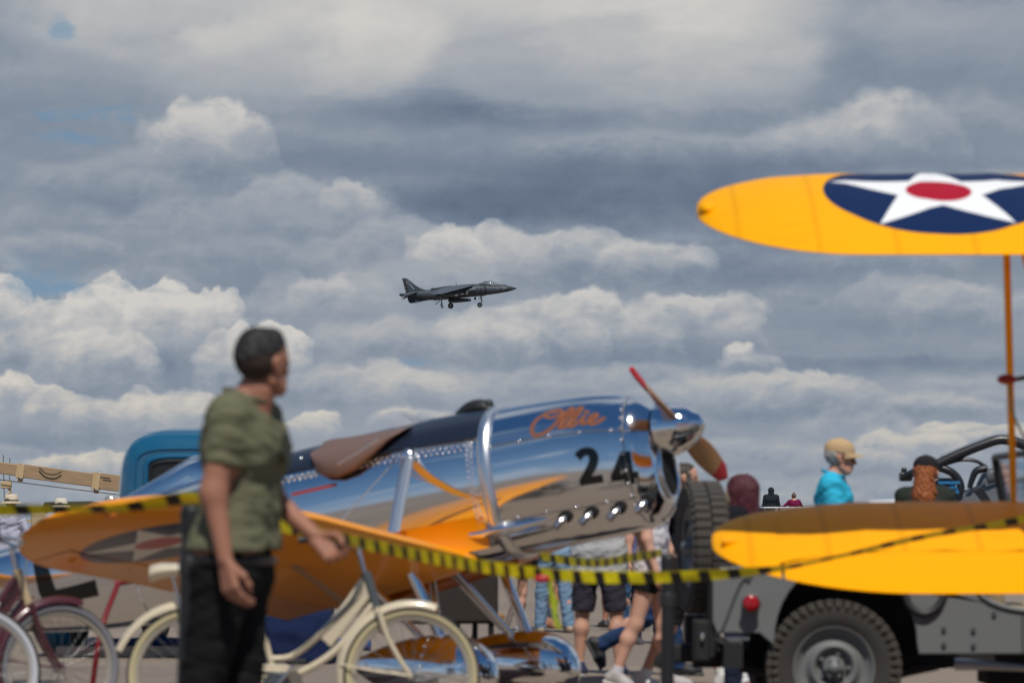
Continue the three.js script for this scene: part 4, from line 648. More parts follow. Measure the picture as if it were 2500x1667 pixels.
  part(o, 'air_brake', box(0.75, 0.07, 0.5, 0, 0, 0).rotateZ(0.75).translate(X(808), Y(612), 0), G2);
  part(o, 'brake_strut', tube([[X(735), Y(566), 0], [X(785), Y(590), 0]], 0.03, 6), G2);
  part(o, 'blade_aerial', box(0.07, 0.24, 0.03, X(1120), Y(312), 0), G2);
  part(o, 'spine_fairing', loft([[1060, 326, 345, 0.1], [900, 340, 372, 0.3], [770, 366, 392, 0.28], [762, 370, 392, 0.28]].map((r) => ringOf(...r))), G1);
  // cockpit: glass hood, bow, seat and pilot
  const hood = [[1890, 316, 0.1], [1830, 292, 0.32], [1770, 262, 0.42], [1710, 243, 0.47], [1640, 246, 0.48], [1560, 270, 0.44], [1500, 297, 0.3]];
  const can = part(o, 'canopy', loft(hood.map(([zx, t, w]) => Array.from({ length: 17 }, (_, j) => { const a = -Math.PI / 2 + j / 16 * Math.PI; return [X(zx), Y(330) + (Y(t) - Y(330)) * Math.cos(a) ** 0.9, w * Math.sin(a)]; })), { closed: false }), M(0.55, 0.6, 0.64, 0.04, 0, { transmission: 0.8, thickness: 0, ior: 1.45 }));
  const bow = (zx, t, w, r) => tube(Array.from({ length: 13 }, (_, j) => { const a = -Math.PI / 2 + j / 12 * Math.PI; return [X(zx) - 0.0 * a, Y(332) + (Y(t) - Y(332)) * Math.abs(Math.cos(a)) ** 0.9, w * Math.sin(a)]; }), r, 8);
  part(can, 'windscreen_bow', bow(1735, 246, 0.46, 0.05), PALE); part(can, 'rear_bow', bow(1580, 262, 0.46, 0.045), BLK);
  part(can, 'canopy_sill', [-1, 1].map((s) => tube([[X(1880), Y(318), s * 0.15], [X(1740), Y(336), s * 0.5], [X(1620), Y(318), s * 0.52], [X(1510), Y(297), s * 0.32]], 0.05, 8)), BLK);
  part(o, 'ejection_seat', box(0.35, 0.5, 0.4, X(1625), Y(288), 0, 0.06).rotateZ(0), BLK);
  part(o, 'gunsight', box(0.5, 0.07, 0.08, X(1935), Y(315), 0, 0.02), G2);
  const pil = thing('person', 'pilot in a white helmet inside the jet cockpit', 'person', o.position.clone().add(V3(X(1685), Y(318), 0)).toArray());
  part(pil, 'body', skin([CAP([0, -0.45, 0], [-0.05, -0.05, 0], 0.17, 0.15), CAP([-0.04, 0, 0], [0, 0.12, 0], 0.06), CAP([0, 0.2, 0], [0.02, 0.17, 0], 0.1), CAP([-0.02, -0.06, 0.17], [0.2, -0.3, 0.2], 0.06, 0.05), CAP([-0.02, -0.06, -0.17], [0.2, -0.3, -0.2], 0.06, 0.05)], 0.02), M(0.06, 0.07, 0.05, 0.8));
  part(pil, 'helmet', skin([CAP([0, 0.22, 0], [0.0, 0.23, 0], 0.135)], 0.016), M(0.7, 0.7, 0.7, 0.3));
  part(pil, 'visor', skin([CAP([0.07, 0.21, 0], [0.075, 0.2, 0], 0.095)], 0.016), BLK);
}
// ---------------------------------------------------------------- bicycles, posts and barrier tape
const CHR = M(0.7, 0.7, 0.72, 0.15, 1);
// a step-through cruiser: x forward, y up, z towards the camera when it points right; origin between the wheels
function bicycle(o, paint, wall, fork, wb, yaw = 0) {
  const R = 0.345, hw = wb / 2, fr = V3(hw, R, 0), rr = V3(-hw, R, 0);
  const wheel = (c, steer) => {
    const w = new THREE.Group(); w.name = 'wheel'; w.position.copy(c); w.rotation.y = steer; o.add(w);
    part(w, 'tyre', new THREE.TorusGeometry(R - 0.022, 0.023, 14, 72), RUBBER);
    for (const s of [1, -1]) part(w, 'tyre_wall', lathe([[R - 0.05, 0.006], [R - 0.042, 0.019], [R - 0.028, 0.0255], [R - 0.012, 0.0235]], 72).rotateX(Math.PI / 2).scale(1, 1, s), wall);
    part(w, 'rim', new THREE.TorusGeometry(R - 0.053, 0.014, 10, 72), M(0.55, 0.5, 0.42, 0.3, 0.5));
    const sp = []; for (let i = 0; i < 32; i++) { const a = i / 32 * 2 * Math.PI, b = a + (i % 2 ? 0.75 : -0.75), z = (i % 4 < 2 ? 1 : -1) * 0.028; sp.push(tube([[0.022 * Math.cos(b), 0.022 * Math.sin(b), z], [(R - 0.055) * Math.cos(a), (R - 0.055) * Math.sin(a), 0]], 0.0013, 4)); }
    part(w, 'spokes', sp, M(0.4, 0.4, 0.4, 0.3, 1)).userData.kind = 'stuff';
    part(w, 'hub', lathe([[0, -0.05], [0.012, -0.05], [0.025, -0.032], [0.016, -0.02], [0.016, 0.02], [0.025, 0.032], [0.012, 0.05], [0, 0.05]], 20).rotateX(Math.PI / 2), CHR);
    return w;
  };
  const fender = (c, a0, a1, r, steer, flare = 0) => { const n = 40, g = loft(Array.from({ length: n + 1 }, (_, i) => { const t = i / n, a = lerp(a0, a1, t), rad = r + flare * Math.max(0, t - 0.6) / 0.4; return [[-0.036, -0.028], [-0.03, -0.006], [-0.015, 0.006], [0, 0.009], [0.015, 0.006], [0.03, -0.006], [0.036, -0.028], [0.033, -0.028], [0.027, -0.008], [0, 0.005], [-0.027, -0.008], [-0.033, -0.028]].map(([z, d]) => [(rad + d) * Math.cos(a), (rad + d) * Math.sin(a), z]); })); const m = part(o, 'mudguard', g, paint); m.position.copy(c); m.rotation.y = steer; return m; };
  wheel(rr, 0); wheel(fr, yaw);
  fender(fr, 1.22, 3.5, R + 0.03, yaw); fender(rr, 0.4, 2.82, R + 0.035, 0, 0.035);
  const bb = V3(-0.13, 0.3, 0), ht = V3(hw - 0.235, 0.87, 0), hb = V3(hw - 0.165, 0.65, 0), st = V3(-0.27, 0.8, 0);
  const F = [tube([[hw - 0.245, 0.83, 0.0], [hw - 0.36, 0.67, 0.0], [hw - 0.5, 0.52, 0], [hw - 0.62, 0.44, 0], [-0.17, 0.43, 0]], 0.0165, 10, 40), tube([[hw - 0.215, 0.8, 0.0], [hw - 0.31, 0.64, 0], [hw - 0.42, 0.5, 0]], 0.015, 10, 20), tube([[hw - 0.185, 0.72, 0], [hw - 0.4, 0.46, 0], [bb.x, bb.y, 0]], 0.02, 10, 24), tube([st, bb], 0.0165, 10)];
  for (const s of [1, -1]) { F.push(tube([[-0.15, 0.3, s * 0.03], [-hw, R, s * 0.055]], 0.011, 8), tube([[-0.255, 0.72, s * 0.02], [-hw, R, s * 0.055]], 0.009, 8)); }
  part(o, 'frame', F, paint);
  part(o, 'head_tube', tube([ht, hb], 0.026, 14), fork);
  part(o, 'tank', extrude([[hw - 0.24, 0.82], [hw - 0.205, 0.76], [hw - 0.41, 0.5], [hw - 0.45, 0.535]], 0.03, 0.008), paint);
  const f = new THREE.Group(); f.name = 'fork'; o.add(f);
  for (const s of [1, -1]) part(f, 'fork_blade', tube([[hw - 0.165, 0.67, s * 0.045], [hw - 0.12, 0.54, s * 0.05], [hw - 0.055, 0.42, s * 0.052], [hw, R, s * 0.055]], (t) => 0.016 - 0.006 * t, 10, 24), paint);
  part(f, 'fork_crown', tube([[hw - 0.168, 0.675, -0.05], [hw - 0.168, 0.675, 0.05]], 0.02, 10), paint);
  for (const s of [1, -1]) part(f, 'mudguard_stay', tube([[hw, R, s * 0.06], [hw - 0.2, R + 0.03, s * 0.05], [hw - 0.36, R + 0.06, s * 0.04]], 0.005, 6), paint);
  const b = part(o, 'handlebar', [tube([[hw - 0.24, 0.86, 0], [hw - 0.27, 0.98, 0]], 0.012, 10), tube([[hw - 0.27, 0.98, 0], [hw - 0.25, 1.0, 0]], 0.014, 8), tube([[hw - 0.53, 1.03, -0.3], [hw - 0.4, 1.04, -0.29], [hw - 0.27, 1.02, -0.2], [hw - 0.24, 1.0, 0], [hw - 0.27, 1.02, 0.2], [hw - 0.4, 1.04, 0.29], [hw - 0.53, 1.03, 0.3]], 0.0115, 10, 60)], CHR);
  for (const s of [1, -1]) part(b, 'grip', tube([[hw - 0.56, 1.03, s * 0.3], [hw - 0.42, 1.04, s * 0.293]], 0.017, 10), BLACK);
  const sd = part(o, 'saddle', loft([[-0.53, 0.86, 0.1, 0.02], [-0.52, 0.87, 0.115, 0.05], [-0.46, 0.875, 0.12, 0.055], [-0.38, 0.865, 0.1, 0.045], [-0.3, 0.86, 0.05, 0.03], [-0.22, 0.862, 0.03, 0.022], [-0.2, 0.86, 0.015, 0.01]].map(([x, y, w, h]) => Array.from({ length: 18 }, (_, j) => { const a = j / 18 * 2 * Math.PI; return [x, y + h * Math.sin(a), w * Math.cos(a)]; }))), paint);
  part(sd, 'seat_post', tube([[-0.27, 0.78, 0], [-0.3, 0.86, 0]], 0.013, 10), CHR);
  const cg = part(o, 'chain_guard', extrude([[-0.25, 0.4], [-0.09, 0.4], [-0.02, 0.36], [0.0, 0.3], [-0.05, 0.25], [-0.2, 0.27], [-0.5, 0.32], [-0.52, 0.37]], 0.02, 0.006).translate(0, 0, 0.05), paint);
  for (const y of [0.375, 0.345, 0.315]) part(cg, 'ridge', tube([[-0.25, y, 0.062], [-0.08, y - 0.005, 0.062]], 0.006, 6), paint);
  part(o, 'chainring', [new THREE.TorusGeometry(0.06, 0.008, 8, 36).translate(bb.x, bb.y, 0.066), new THREE.CylinderGeometry(0.055, 0.055, 0.006, 32).rotateX(Math.PI / 2).translate(bb.x, bb.y, 0.066)], M(0.12, 0.13, 0.14, 0.4, 0.6));
  for (const [s, a] of [[1, 0.85], [-1, 0.85 + Math.PI]]) { const c = part(o, 'crank', tube([[bb.x, bb.y, s * 0.08], [bb.x + 0.16 * Math.cos(a), bb.y + 0.16 * Math.sin(a), s * 0.09]], 0.01, 8), CHR); part(c, 'pedal', box(0.09, 0.025, 0.08, bb.x + 0.16 * Math.cos(a), bb.y + 0.16 * Math.sin(a), s * 0.14, 0.006), BLACK); }
  part(o, 'brake_cable', tube([[hw - 0.42, 1.03, 0.27], [hw - 0.28, 0.97, 0.12], [hw - 0.25, 0.8, 0.04], [hw - 0.4, 0.62, 0.03], [hw - 0.6, 0.45, 0.03]], 0.0035, 6, 40), BLACK);
  part(o, 'chain', tube([[bb.x, bb.y + 0.055, 0.064], [-hw, R + 0.03, 0.055], [-hw - 0.03, R, 0.055], [-hw, R - 0.03, 0.055], [bb.x, bb.y - 0.055, 0.064]], 0.005, 6, 40), DARK);
  part(o, 'kickstand', tube([[-0.2, 0.3, 0.04], [-0.32, 0.03, 0.16]], 0.008, 8), CHR);
}
{
  const wallCream = M(0.5, 0.43, 0.26, 0.75), wallGrey = M(0.2, 0.2, 0.22, 0.8), wallWhite = M(0.55, 0.56, 0.6, 0.7);
  const mid = at(739, 1800, 19.5), o = thing('bicycle', 'cream step-through bicycle leaning by the barrier behind the man', 'bicycle', [mid.x, 0, -19.5], 0.0);
  bicycle(o, CREAM, wallCream, M(0.09, 0.105, 0.115, 0.4, 0.2), 1.1);
  const pad = part(o, 'carrier_pad', loft([[-0.78, 0.845, 0.02, 0.07], [-0.775, 0.86, 0.045, 0.09], [-0.72, 0.875, 0.042, 0.1], [-0.6, 0.885, 0.03, 0.1], [-0.56, 0.885, 0.015, 0.08]].map(([x, y, h, w]) => Array.from({ length: 18 }, (_, j) => { const a = j / 18 * 2 * Math.PI; return [x, y + h * Math.sin(a), w * Math.cos(a)]; })), {}), CREAM, 'cream pad over the rear mudguard');
  part(pad, 'carrier_stay', tube([[-0.66, 0.86, 0.06], [-0.55, 0.36, 0.06]], 0.007, 8), CHR);
  const p2 = at(142, 1800, 20.6), turn = 0.42, o2 = thing('bicycle', 'burgundy bicycle at the left edge, in front of the silver tail', 'bicycle', [p2.x - 0.55 * Math.cos(turn), 0, -20.6 + 0.55 * Math.sin(turn)], turn);
  bicycle(o2, M(0.075, 0.018, 0.024, 0.3, 0, { clearcoat: 0.6, clearcoatRoughness: 0.15 }), wallGrey, M(0.55, 0.42, 0.25, 0.35), 1.1, 0.1);
  const p3 = at(-66, 1800, 19.9), o3 = thing('bicycle', 'white bicycle cut off by the left edge, only its front wheel in view', 'bicycle', [p3.x - 0.55, 0, -19.9]);
  bicycle(o3, M(0.62, 0.62, 0.62, 0.35), wallWhite, M(0.5, 0.5, 0.5, 0.4), 1.1);
}
// barrier posts
function post(label, px, py, d, r, lean = 0) {
  const top = at(px, py, d), o = thing('barrier_post', label, 'post', [top.x, 0, top.z], 0, 'black posts holding the barrier tape');
  o.rotation.z = -lean;
  part(o, 'tube', lathe([[r, 0.02], [r, top.y - 0.05], [r * 0.98, top.y - 0.04]], 24), M(0.014, 0.014, 0.016, 0.45));
  part(o, 'cap', lathe([[r * 1.12, top.y - 0.1], [r * 1.15, top.y - 0.03], [r * 0.9, top.y - 0.005], [0, top.y]], 24), M(0.01, 0.01, 0.011, 0.5));
  part(o, 'collar', lathe([[r * 1.02, top.y - 0.26], [r * 1.16, top.y - 0.25], [r * 1.16, top.y - 0.2], [r * 1.02, top.y - 0.19]], 24), M(0.02, 0.02, 0.022, 0.5));
  part(o, 'base', lathe([[0.18, 0], [0.19, 0.03], [0.17, 0.05], [r, 0.07], [0, 0.07]], 28), BLACK);
}
post('black barrier post beside the man in the olive shirt', 447, 1228, 13.75, 0.035, 0.025);
post('black barrier post between the walking legs and the upright spare tyre', 1627, 1350, 18.3, 0.033, 0.01);
// tape: a ribbon along points [px, py, d, twist], striped yellow and black
const tapeMap = canvasTexture(256, 64, (g, w, h) => { g.fillStyle = '#17160f'; g.fillRect(0, 0, w, h); g.fillStyle = '#e0cf06'; for (const x of [-128, 0, 128, 256]) { g.beginPath(); g.moveTo(x + 8, 0); g.lineTo(x + 86, 0); g.lineTo(x + 102, h); g.lineTo(x + 24, h); g.fill(); } g.fillRect(0, 0, w, 5); });
tapeMap.wrapS = THREE.RepeatWrapping;
const TAPE = new THREE.MeshPhysicalMaterial({ map: tapeMap, roughness: 0.35, transmission: 0.12, thickness: 0, side: THREE.DoubleSide });
function tape(label, pts, width, group) {
  const c = new THREE.CatmullRomCurve3(pts.map(([x, y, d]) => at(x, y, d)), false, 'centripetal'), n = 260, rows = [], L = c.getLength();
  for (let i = 0; i <= n; i++) { const t = i / n, p = c.getPointAt(t), k = c.getUtoTmapping(t) * (pts.length - 1), a = Math.min(pts.length - 2, Math.floor(k)), tw = lerp(pts[a][3], pts[a + 1][3], k - a) + 0.12 * Math.sin(t * 60), flut = 0.004 * Math.sin(t * 140); rows.push([1, 0.5, 0, -0.5, -1].map((s) => [p.x, p.y + s * width / 2 * Math.cos(tw), p.z + s * width / 2 * Math.sin(tw) + flut * (1 - s * s)])); }
  const m = new THREE.Mesh(loft(rows, { closed: false, uv: (i, j) => [i / n * L / 0.28, 1 - j / 4] }), TAPE);
  m.name = numbered('barrier_tape'); m.userData = { label, category: 'tape' }; if (group) m.userData.group = group; scene.add(m);
}
tape('yellow and black barrier tape running across the picture past the silver nose', [[-430, 1250, 13.2, 0.4], [0, 1245, 13.4, 0.75], [150, 1243, 13.5, 0.9], [300, 1238, 13.6, 0.95], [468, 1216, 13.7, 0.7], [690, 1282, 14.3, 0.4], [860, 1320, 14.8, 0.7], [1020, 1354, 15.4, 0.35], [1180, 1383, 16.1, 0.15], [1330, 1401, 16.6, 0.2], [1480, 1409, 16.9, 0.2], [1640, 1408, 17.1, 0.3], [1790, 1399, 17.2, 0.7], [1900, 1388, 17.2, 1.1], [2050, 1358, 17.15, 1.15], [2250, 1311, 17.1, 1.2], [2400, 1285, 17.05, 0.9], [2520, 1264, 17, 0.8]], 0.056);
tape('shorter yellow and black tape behind the silver nose, in front of the standing legs', [[1318, 1357, 19.9, 0.2], [1400, 1371, 19.6, 0.2], [1470, 1373, 19.2, 0.2], [1540, 1362, 18.8, 0.3], [1618, 1349, 18.35, 0.4]], 0.045);
{
  const o = thing('ribbon_knot', 'lime green ribbon tail hanging from a knot in the barrier tape', 'ribbon', at(1338, 1400, 16.5).toArray());
  const LIME = M(0.5, 0.62, 0.02, 0.5, 0, { transmission: 0.2, thickness: 0 });
  const rib = (pts, w) => loft(pts.map(([x, y, z, a]) => [[x - w * Math.cos(a), y, z - w * Math.sin(a)], [x + w * Math.cos(a), y, z + w * Math.sin(a)]]), { closed: false });
  part(o, 'tail', rib([[0, 0, 0, 0.4], [0.01, -0.06, 0.01, 0.9], [0.025, -0.12, 0, 0.3], [0.03, -0.18, 0.012, 0.9], [0.045, -0.235, 0.01, 0.4]], 0.016), LIME);
  part(o, 'knot', ball(0.022, -0.025, -0.022, 0.01, 1.6, 0.8, 0.8), RED);
}
// ---------------------------------------------------------------- people
const SKIN1 = [0.42, 0.2, 0.13], SKIN2 = [0.55, 0.3, 0.21], SKIN3 = [0.26, 0.12, 0.075];
const skinMat = (c) => M(...c, 0.55, 0, { specularIntensity: 0.6, bumpMap: NOISE_FINE, bumpScale: 0.0006 });
const cloth = (r, g, b, scale = 9) => M(r, g, b, 0.95, 0, { specularIntensity: 0.2, bumpMap: rep(NOISE_SOFT, scale, scale), bumpScale: 0.006, sheen: 0.1 });
// a right or left hand: palm, four fingers of three bones, a thumb. w: wrist, f: finger direction, n: palm normal (the way fingers curl)
function handCaps(w, f, n, side, curl = 0.5, k = 1) {
  const F = f.clone().normalize(), N = n.clone().addScaledVector(F, -n.dot(F)).normalize(), S = F.clone().cross(N).multiplyScalar(side), out = [], P = (a, b, c) => w.clone().addScaledVector(F, a * k).addScaledVector(S, b * k).addScaledVector(N, c * k), A = (p) => [p.x, p.y, p.z], add = (a, b, ra, rb) => out.push({ ...CAP(A(a), A(b), ra * k, rb * k), k: 0.008 * k });
  for (const b of [-0.026, -0.008, 0.011, 0.028]) add(P(0.0, b * 0.6, 0), P(0.085, b, 0), 0.016, 0.0125);
  [[-0.03, 0.038, 0.92], [-0.01, 0.044, 1], [0.011, 0.041, 0.95], [0.031, 0.032, 0.8]].forEach(([b, l, r], i) => {
    let p = P(0.086 - 0.004 * Math.abs(i - 1), b, 0), a = 0.15 + curl * 0.55;
    for (let j = 0; j < 3; j++) { const q = p.clone().addScaledVector(F, Math.cos(a) * l * k * (1 - 0.24 * j)).addScaledVector(N, Math.sin(a) * l * k * (1 - 0.24 * j)); add(p, q, 0.0098 * r * (1 - 0.1 * j), 0.0092 * r * (1 - 0.12 * j)); p = q; a += curl * (0.75 + 0.12 * i); }
  });
  const t0 = P(0.02, -0.024, 0.008), t1 = P(0.055, -0.045, 0.026), t2 = P(0.085, -0.044, 0.042), t3 = P(0.106, -0.034, 0.05);
  add(t0, t1, 0.015, 0.0125); add(t1, t2, 0.0115, 0.0105); add(t2, t3, 0.0102, 0.0085);
  return out;
}
function headCaps(C, yaw, pitch, s) {
  const q = new THREE.Quaternion().setFromEuler(new THREE.Euler(pitch, yaw, 0, 'YXZ')), T = (x, y, z) => { const v = V3(x * s, y * s, z * s).applyQuaternion(q).add(C); return [v.x, v.y, v.z]; };
  const c = (a, b, r0, r1, flat, k = 0.02) => ({ ...CAP(T(...a), T(...b), r0 * s, r1 * s, flat), k: k * s });
  return { T, q, caps: [c([0, 0.03, -0.028], [0, 0.032, 0.012], 0.084, 0.08), c([0, -0.012, 0.02], [0, -0.05, 0.04], 0.066, 0.05), c([-0.02, -0.086, 0.05], [0.02, -0.086, 0.05], 0.026, 0.026), c([0.045, -0.055, 0.0], [0.022, -0.088, 0.048], 0.026, 0.02), c([-0.045, -0.055, 0.0], [-0.022, -0.088, 0.048], 0.026, 0.02), c([0, 0.01, 0.083], [0, -0.026, 0.104], 0.0095, 0.0135, null, 0.01), c([-0.03, 0.022, 0.078], [0.03, 0.022, 0.078], 0.012, 0.012, null, 0.012), c([-0.016, -0.055, 0.086], [0.016, -0.055, 0.086], 0.0085, 0.0085, null, 0.008), c([-0.013, -0.066, 0.083], [0.013, -0.066, 0.083], 0.009, 0.009, null, 0.008), ...[1, -1].flatMap((e) => [c([e * 0.079, 0.016, -0.012], [e * 0.08, -0.022, -0.002], 0.017, 0.011, null, 0.006), c([e * 0.086, 0.012, -0.022], [e * 0.084, -0.004, -0.02], 0.011, 0.009, null, 0.006)])] };
}
/* P: H height; legs {L, R}: [thigh forward, knee bend, outward]; arms {L, R}: [forward, outward, elbow bend]; head [yaw, pitch]; lean.
   Facing +z, left side +x. wear: top [r,g,b], sleeve 0..1, hem, bottom [..], leg 0..1, shoes, socks, hair, hat ... */
function person(label, place, turn, P, wear, group) {
  const o = thing('person', label, 'person', [place.x, 0, place.z], turn, group), H = P.H, s = H / 1.75, cell = wear.cell ?? 0.016, R = (x) => x * s;
  const J = {}, yP = 0.53 * H, lean = P.lean ?? 0, B = (x, y, z) => V3(x, yP + Math.cos(lean) * (y - yP) , z + Math.sin(lean) * (y - yP));
  for (const [k, e] of [['L', 1], ['R', -1]]) {
    const [a, b, out = 0.03] = P.legs[k], hip = V3(e * R(0.09), yP - R(0.02), 0), th = 0.24 * H, sh = 0.235 * H;
    const knee = hip.clone().add(V3(e * Math.sin(out) * th, -Math.cos(a) * th, Math.sin(a) * th)), ank = knee.clone().add(V3(e * Math.sin(out) * sh * 0.6, -Math.cos(a - b) * sh, Math.sin(a - b) * sh));
    Object.assign(J, { ['hip' + k]: hip, ['knee' + k]: knee, ['ank' + k]: ank, ['foot' + k]: a - b });
    const [fw, ao, el = 0.2, inw = 0] = P.arms[k], ak = P.armScale ?? 1, sho = B(e * R(0.19), 0.826 * H, R(-0.01)), d1 = V3(e * Math.sin(ao), -Math.cos(ao) * Math.cos(fw), Math.cos(ao) * Math.sin(fw)), elb = sho.clone().addScaledVector(d1, 0.172 * H * ak);
    const d2 = V3(e * (Math.sin(ao) * 0.6 - inw), -Math.cos(fw + el), Math.sin(fw + el)).normalize(), wr = elb.clone().addScaledVector(d2, 0.15 * H * ak);
    Object.assign(J, { ['sho' + k]: sho, ['elb' + k]: elb, ['wri' + k]: wr, ['fdir' + k]: d2 });
  }
  const drop = Math.min(J.ankL.y, J.ankR.y) - R(0.075); for (const k of Object.keys(J)) if (J[k].isVector3 && !k.startsWith('fdir')) J[k].y -= drop;
  const dy = -drop, bp = (x, y, z) => { const v = B(x, y, z); return [v.x, v.y + dy, v.z]; }, A = (v) => [v.x, v.y, v.z];
  const g = wear.girth ?? 1, hc = V3(...bp(0, 0.928 * H, R(0.035))), head = headCaps(hc, (P.head ?? [0, 0])[0], (P.head ?? [0, 0])[1], s * 0.97 * (wear.headK ?? 1));
  const torso = (k) => [{ ...CAP(bp(-R(0.085), 0.77 * H, 0), bp(R(0.085), 0.77 * H, 0), R(0.115 + k), R(0.115 + k)), k: 0.07 }, { ...CAP(bp(-R(0.13), 0.81 * H, R(-0.015)), bp(R(0.13), 0.81 * H, R(-0.015)), R(0.062 + k)), k: 0.06 }, { ...CAP(bp(-R(0.07 * g), 0.66 * H, R(0.01)), bp(R(0.07 * g), 0.66 * H, R(0.01)), R((0.1 + k) * g)), k: 0.08 }, { ...CAP(bp(-R(0.075 * g), 0.555 * H, 0), bp(R(0.075 * g), 0.555 * H, 0), R((0.11 + k) * g)), k: 0.08 }, ...[1, -1].map((e) => ({ ...CAP(bp(e * R(0.035), 0.856 * H, R(-0.025)), bp(e * R(0.165), 0.832 * H, R(-0.015)), R(0.042 + k), R(0.05 + k)), k: 0.04 }))];
  const limb = (a, b, r0, r1, k = 0.03) => ({ ...CAP(A(a), A(b), R(r0), R(r1)), k });
  const arms = (x) => ['L', 'R'].flatMap((k) => [limb(J['sho' + k], J['elb' + k], 0.054 + x, 0.043 + x, 0.04), limb(J['elb' + k], J['wri' + k], 0.042 + x, 0.027 + x)]);
  const calf = (k, x) => { const a = J['knee' + k], b = J['ank' + k], m = a.clone().lerp(b, 0.3), back = V3(0, 0, R(-0.014)); return [limb(a, m.clone().add(back), 0.052 + x, 0.058 + x), limb(m.clone().add(back), b, 0.056 + x, 0.034 + x)]; };
  const legs = (x) => ['L', 'R'].flatMap((k) => [limb(J['hip' + k], J['knee' + k], 0.088 + x, 0.054 + x, 0.05), ...calf(k, x)]);
  const feet = (x) => ['L', 'R'].map((k) => { const t = J['foot' + k] * 0.85 + (wear.toe?.[k] ?? 0), a = J['ank' + k], f = V3(0, Math.sin(t), Math.cos(t)), d = V3(0, -Math.cos(t), Math.sin(t)), heel = a.clone().addScaledVector(d, R(0.042)).addScaledVector(f, R(-0.035)), ball_ = a.clone().addScaledVector(d, R(0.05)).addScaledVector(f, R(0.1)), toe = a.clone().addScaledVector(d, R(0.053)).addScaledVector(f, R(0.155)); return { k, caps: [limb(a, heel, 0.034 + x, 0.03 + x), limb(heel, ball_, 0.03 + x, 0.034 + x), limb(ball_, toe, 0.034 + x, 0.024 + x), limb(a, ball_, 0.032 + x, 0.03 + x)] }; });
  const hands = ['L', 'R'].flatMap((k) => handCaps(J['wri' + k].clone().addScaledVector(J['fdir' + k], R(0.01)), J['fdir' + k], V3(k === 'L' ? -0.8 : 0.8, 0, 0.5), k === 'L' ? 1 : -1, wear.curl ?? 0.5, s));
  const bodyCaps = [...torso(0), CAP(bp(0, 0.8 * H, R(-0.015)), [hc.x, hc.y - R(0.08), hc.z - R(0.025)], R(0.066 * (wear.neck ?? 1)), R(0.058 * (wear.neck ?? 1))), ...arms(0), ...legs(0), ...feet(-0.004).flatMap((f) => f.caps)];
  const fine = wear.fine ?? cell * 0.45;
  part(o, 'body', [skin(bodyCaps, cell), skin(head.caps, fine * 1.1), skin(hands, fine)], skinMat(wear.skin ?? SKIN1));
  for (const e of [1, -1]) part(o, 'eye', ball(R(0.0105), ...head.T(e * 0.031, 0.004, 0.083)), M(0.03, 0.02, 0.015, 0.2));
  // clothes: the body's own field, a little fuller, cut where they end, creased
  const crease = (amp, f = 26) => (x, y, z) => amp * (noise(x * f * 0.45 + z * 8, y * f * 0.8 + x * 8 - z * 6) + 0.45 * noise(x * f * 1.1 - z * 14, y * f * 1.7 + z * 9 + x * 6));
  const dress = (name, caps, mat, cut, amp, lab) => { const f0 = fieldOf(caps, 0.03), w = crease(amp), lo = [9, 9, 9], hi = [-9, -9, -9]; for (const c of caps) for (const [p, r] of [[c.a, c.ra], [c.b, c.rb]]) [p.x, p.y, p.z].forEach((v, i) => { lo[i] = Math.min(lo[i], v - r - 0.05); hi[i] = Math.max(hi[i], v + r + 0.05); }); return part(o, name, netMesh((x, y, z) => Math.max(f0(x, y, z) + w(x, y, z), cut(x, y, z)), lo, hi, wear.clothCell ?? cell * 0.8), mat, lab); };
  const hem = (wear.hem ?? 0.5) * H + dy, sl = wear.sleeve ?? 0.55, neck = 0.88 * H + dy;
  const nk = V3(...bp(0, 0.862 * H, R(-0.01)));
  if (wear.top) {
    const caps = [...torso(0.014), ...['L', 'R'].flatMap((k) => sl <= 0 ? [] : sl <= 1 ? [limb(J['sho' + k], J['sho' + k].clone().lerp(J['elb' + k], Math.max(sl, 0.3)), 0.066 + (wear.slim ?? 0), 0.06 + (wear.slim ?? 0), 0.05)] : [limb(J['sho' + k], J['elb' + k], 0.066, 0.054, 0.05), limb(J['elb' + k], J['elb' + k].clone().lerp(J['wri' + k], Math.min(1, sl - 1)), 0.054, 0.04)])];
    caps.push({ ...CAP(bp(-R(0.085 * g), wear.hem ? wear.hem * H : 0.5 * H, 0), bp(R(0.085 * g), wear.hem ? wear.hem * H : 0.5 * H, 0), R(0.118 * g)), k: 0.08 });
    const ends = ['L', 'R'].map((k) => { const d = J['elb' + k].clone().sub(J['sho' + k]).normalize(), p = J['sho' + k].clone().lerp(J['elb' + k], sl); return { d, p, s: J['sho' + k] }; });
    dress('shirt', caps, cloth(...wear.top), (x, y, z) => { let c = Math.max(hem - y + 0.006 * Math.sin(14 * x + 9 * z), y - neck, R(0.088) - Math.hypot(x, (z - nk.z) * 0.95) > 0 && y > nk.y ? 0.01 : -1); if (sl <= 1) for (const e of ends) { const q = (x - e.p.x) * e.d.x + (y - e.p.y) * e.d.y + (z - e.p.z) * e.d.z, ax = Math.hypot(x - e.p.x, y - e.p.y, z - e.p.z); if (ax < R(0.11) && Math.abs(x) > R(0.165)) c = Math.max(c, q); } return c; }, wear.fold ?? 0.009);
    if (wear.collar) part(o, 'collar', new THREE.TorusGeometry(R(0.078), R(0.011), 8, 28).rotateX(Math.PI / 2 + 0.3).scale(1, wear.collarHigh ?? 1, 1).translate(...bp(0, 0.87 * H, R(-0.012))), cloth(...wear.collar));
  }
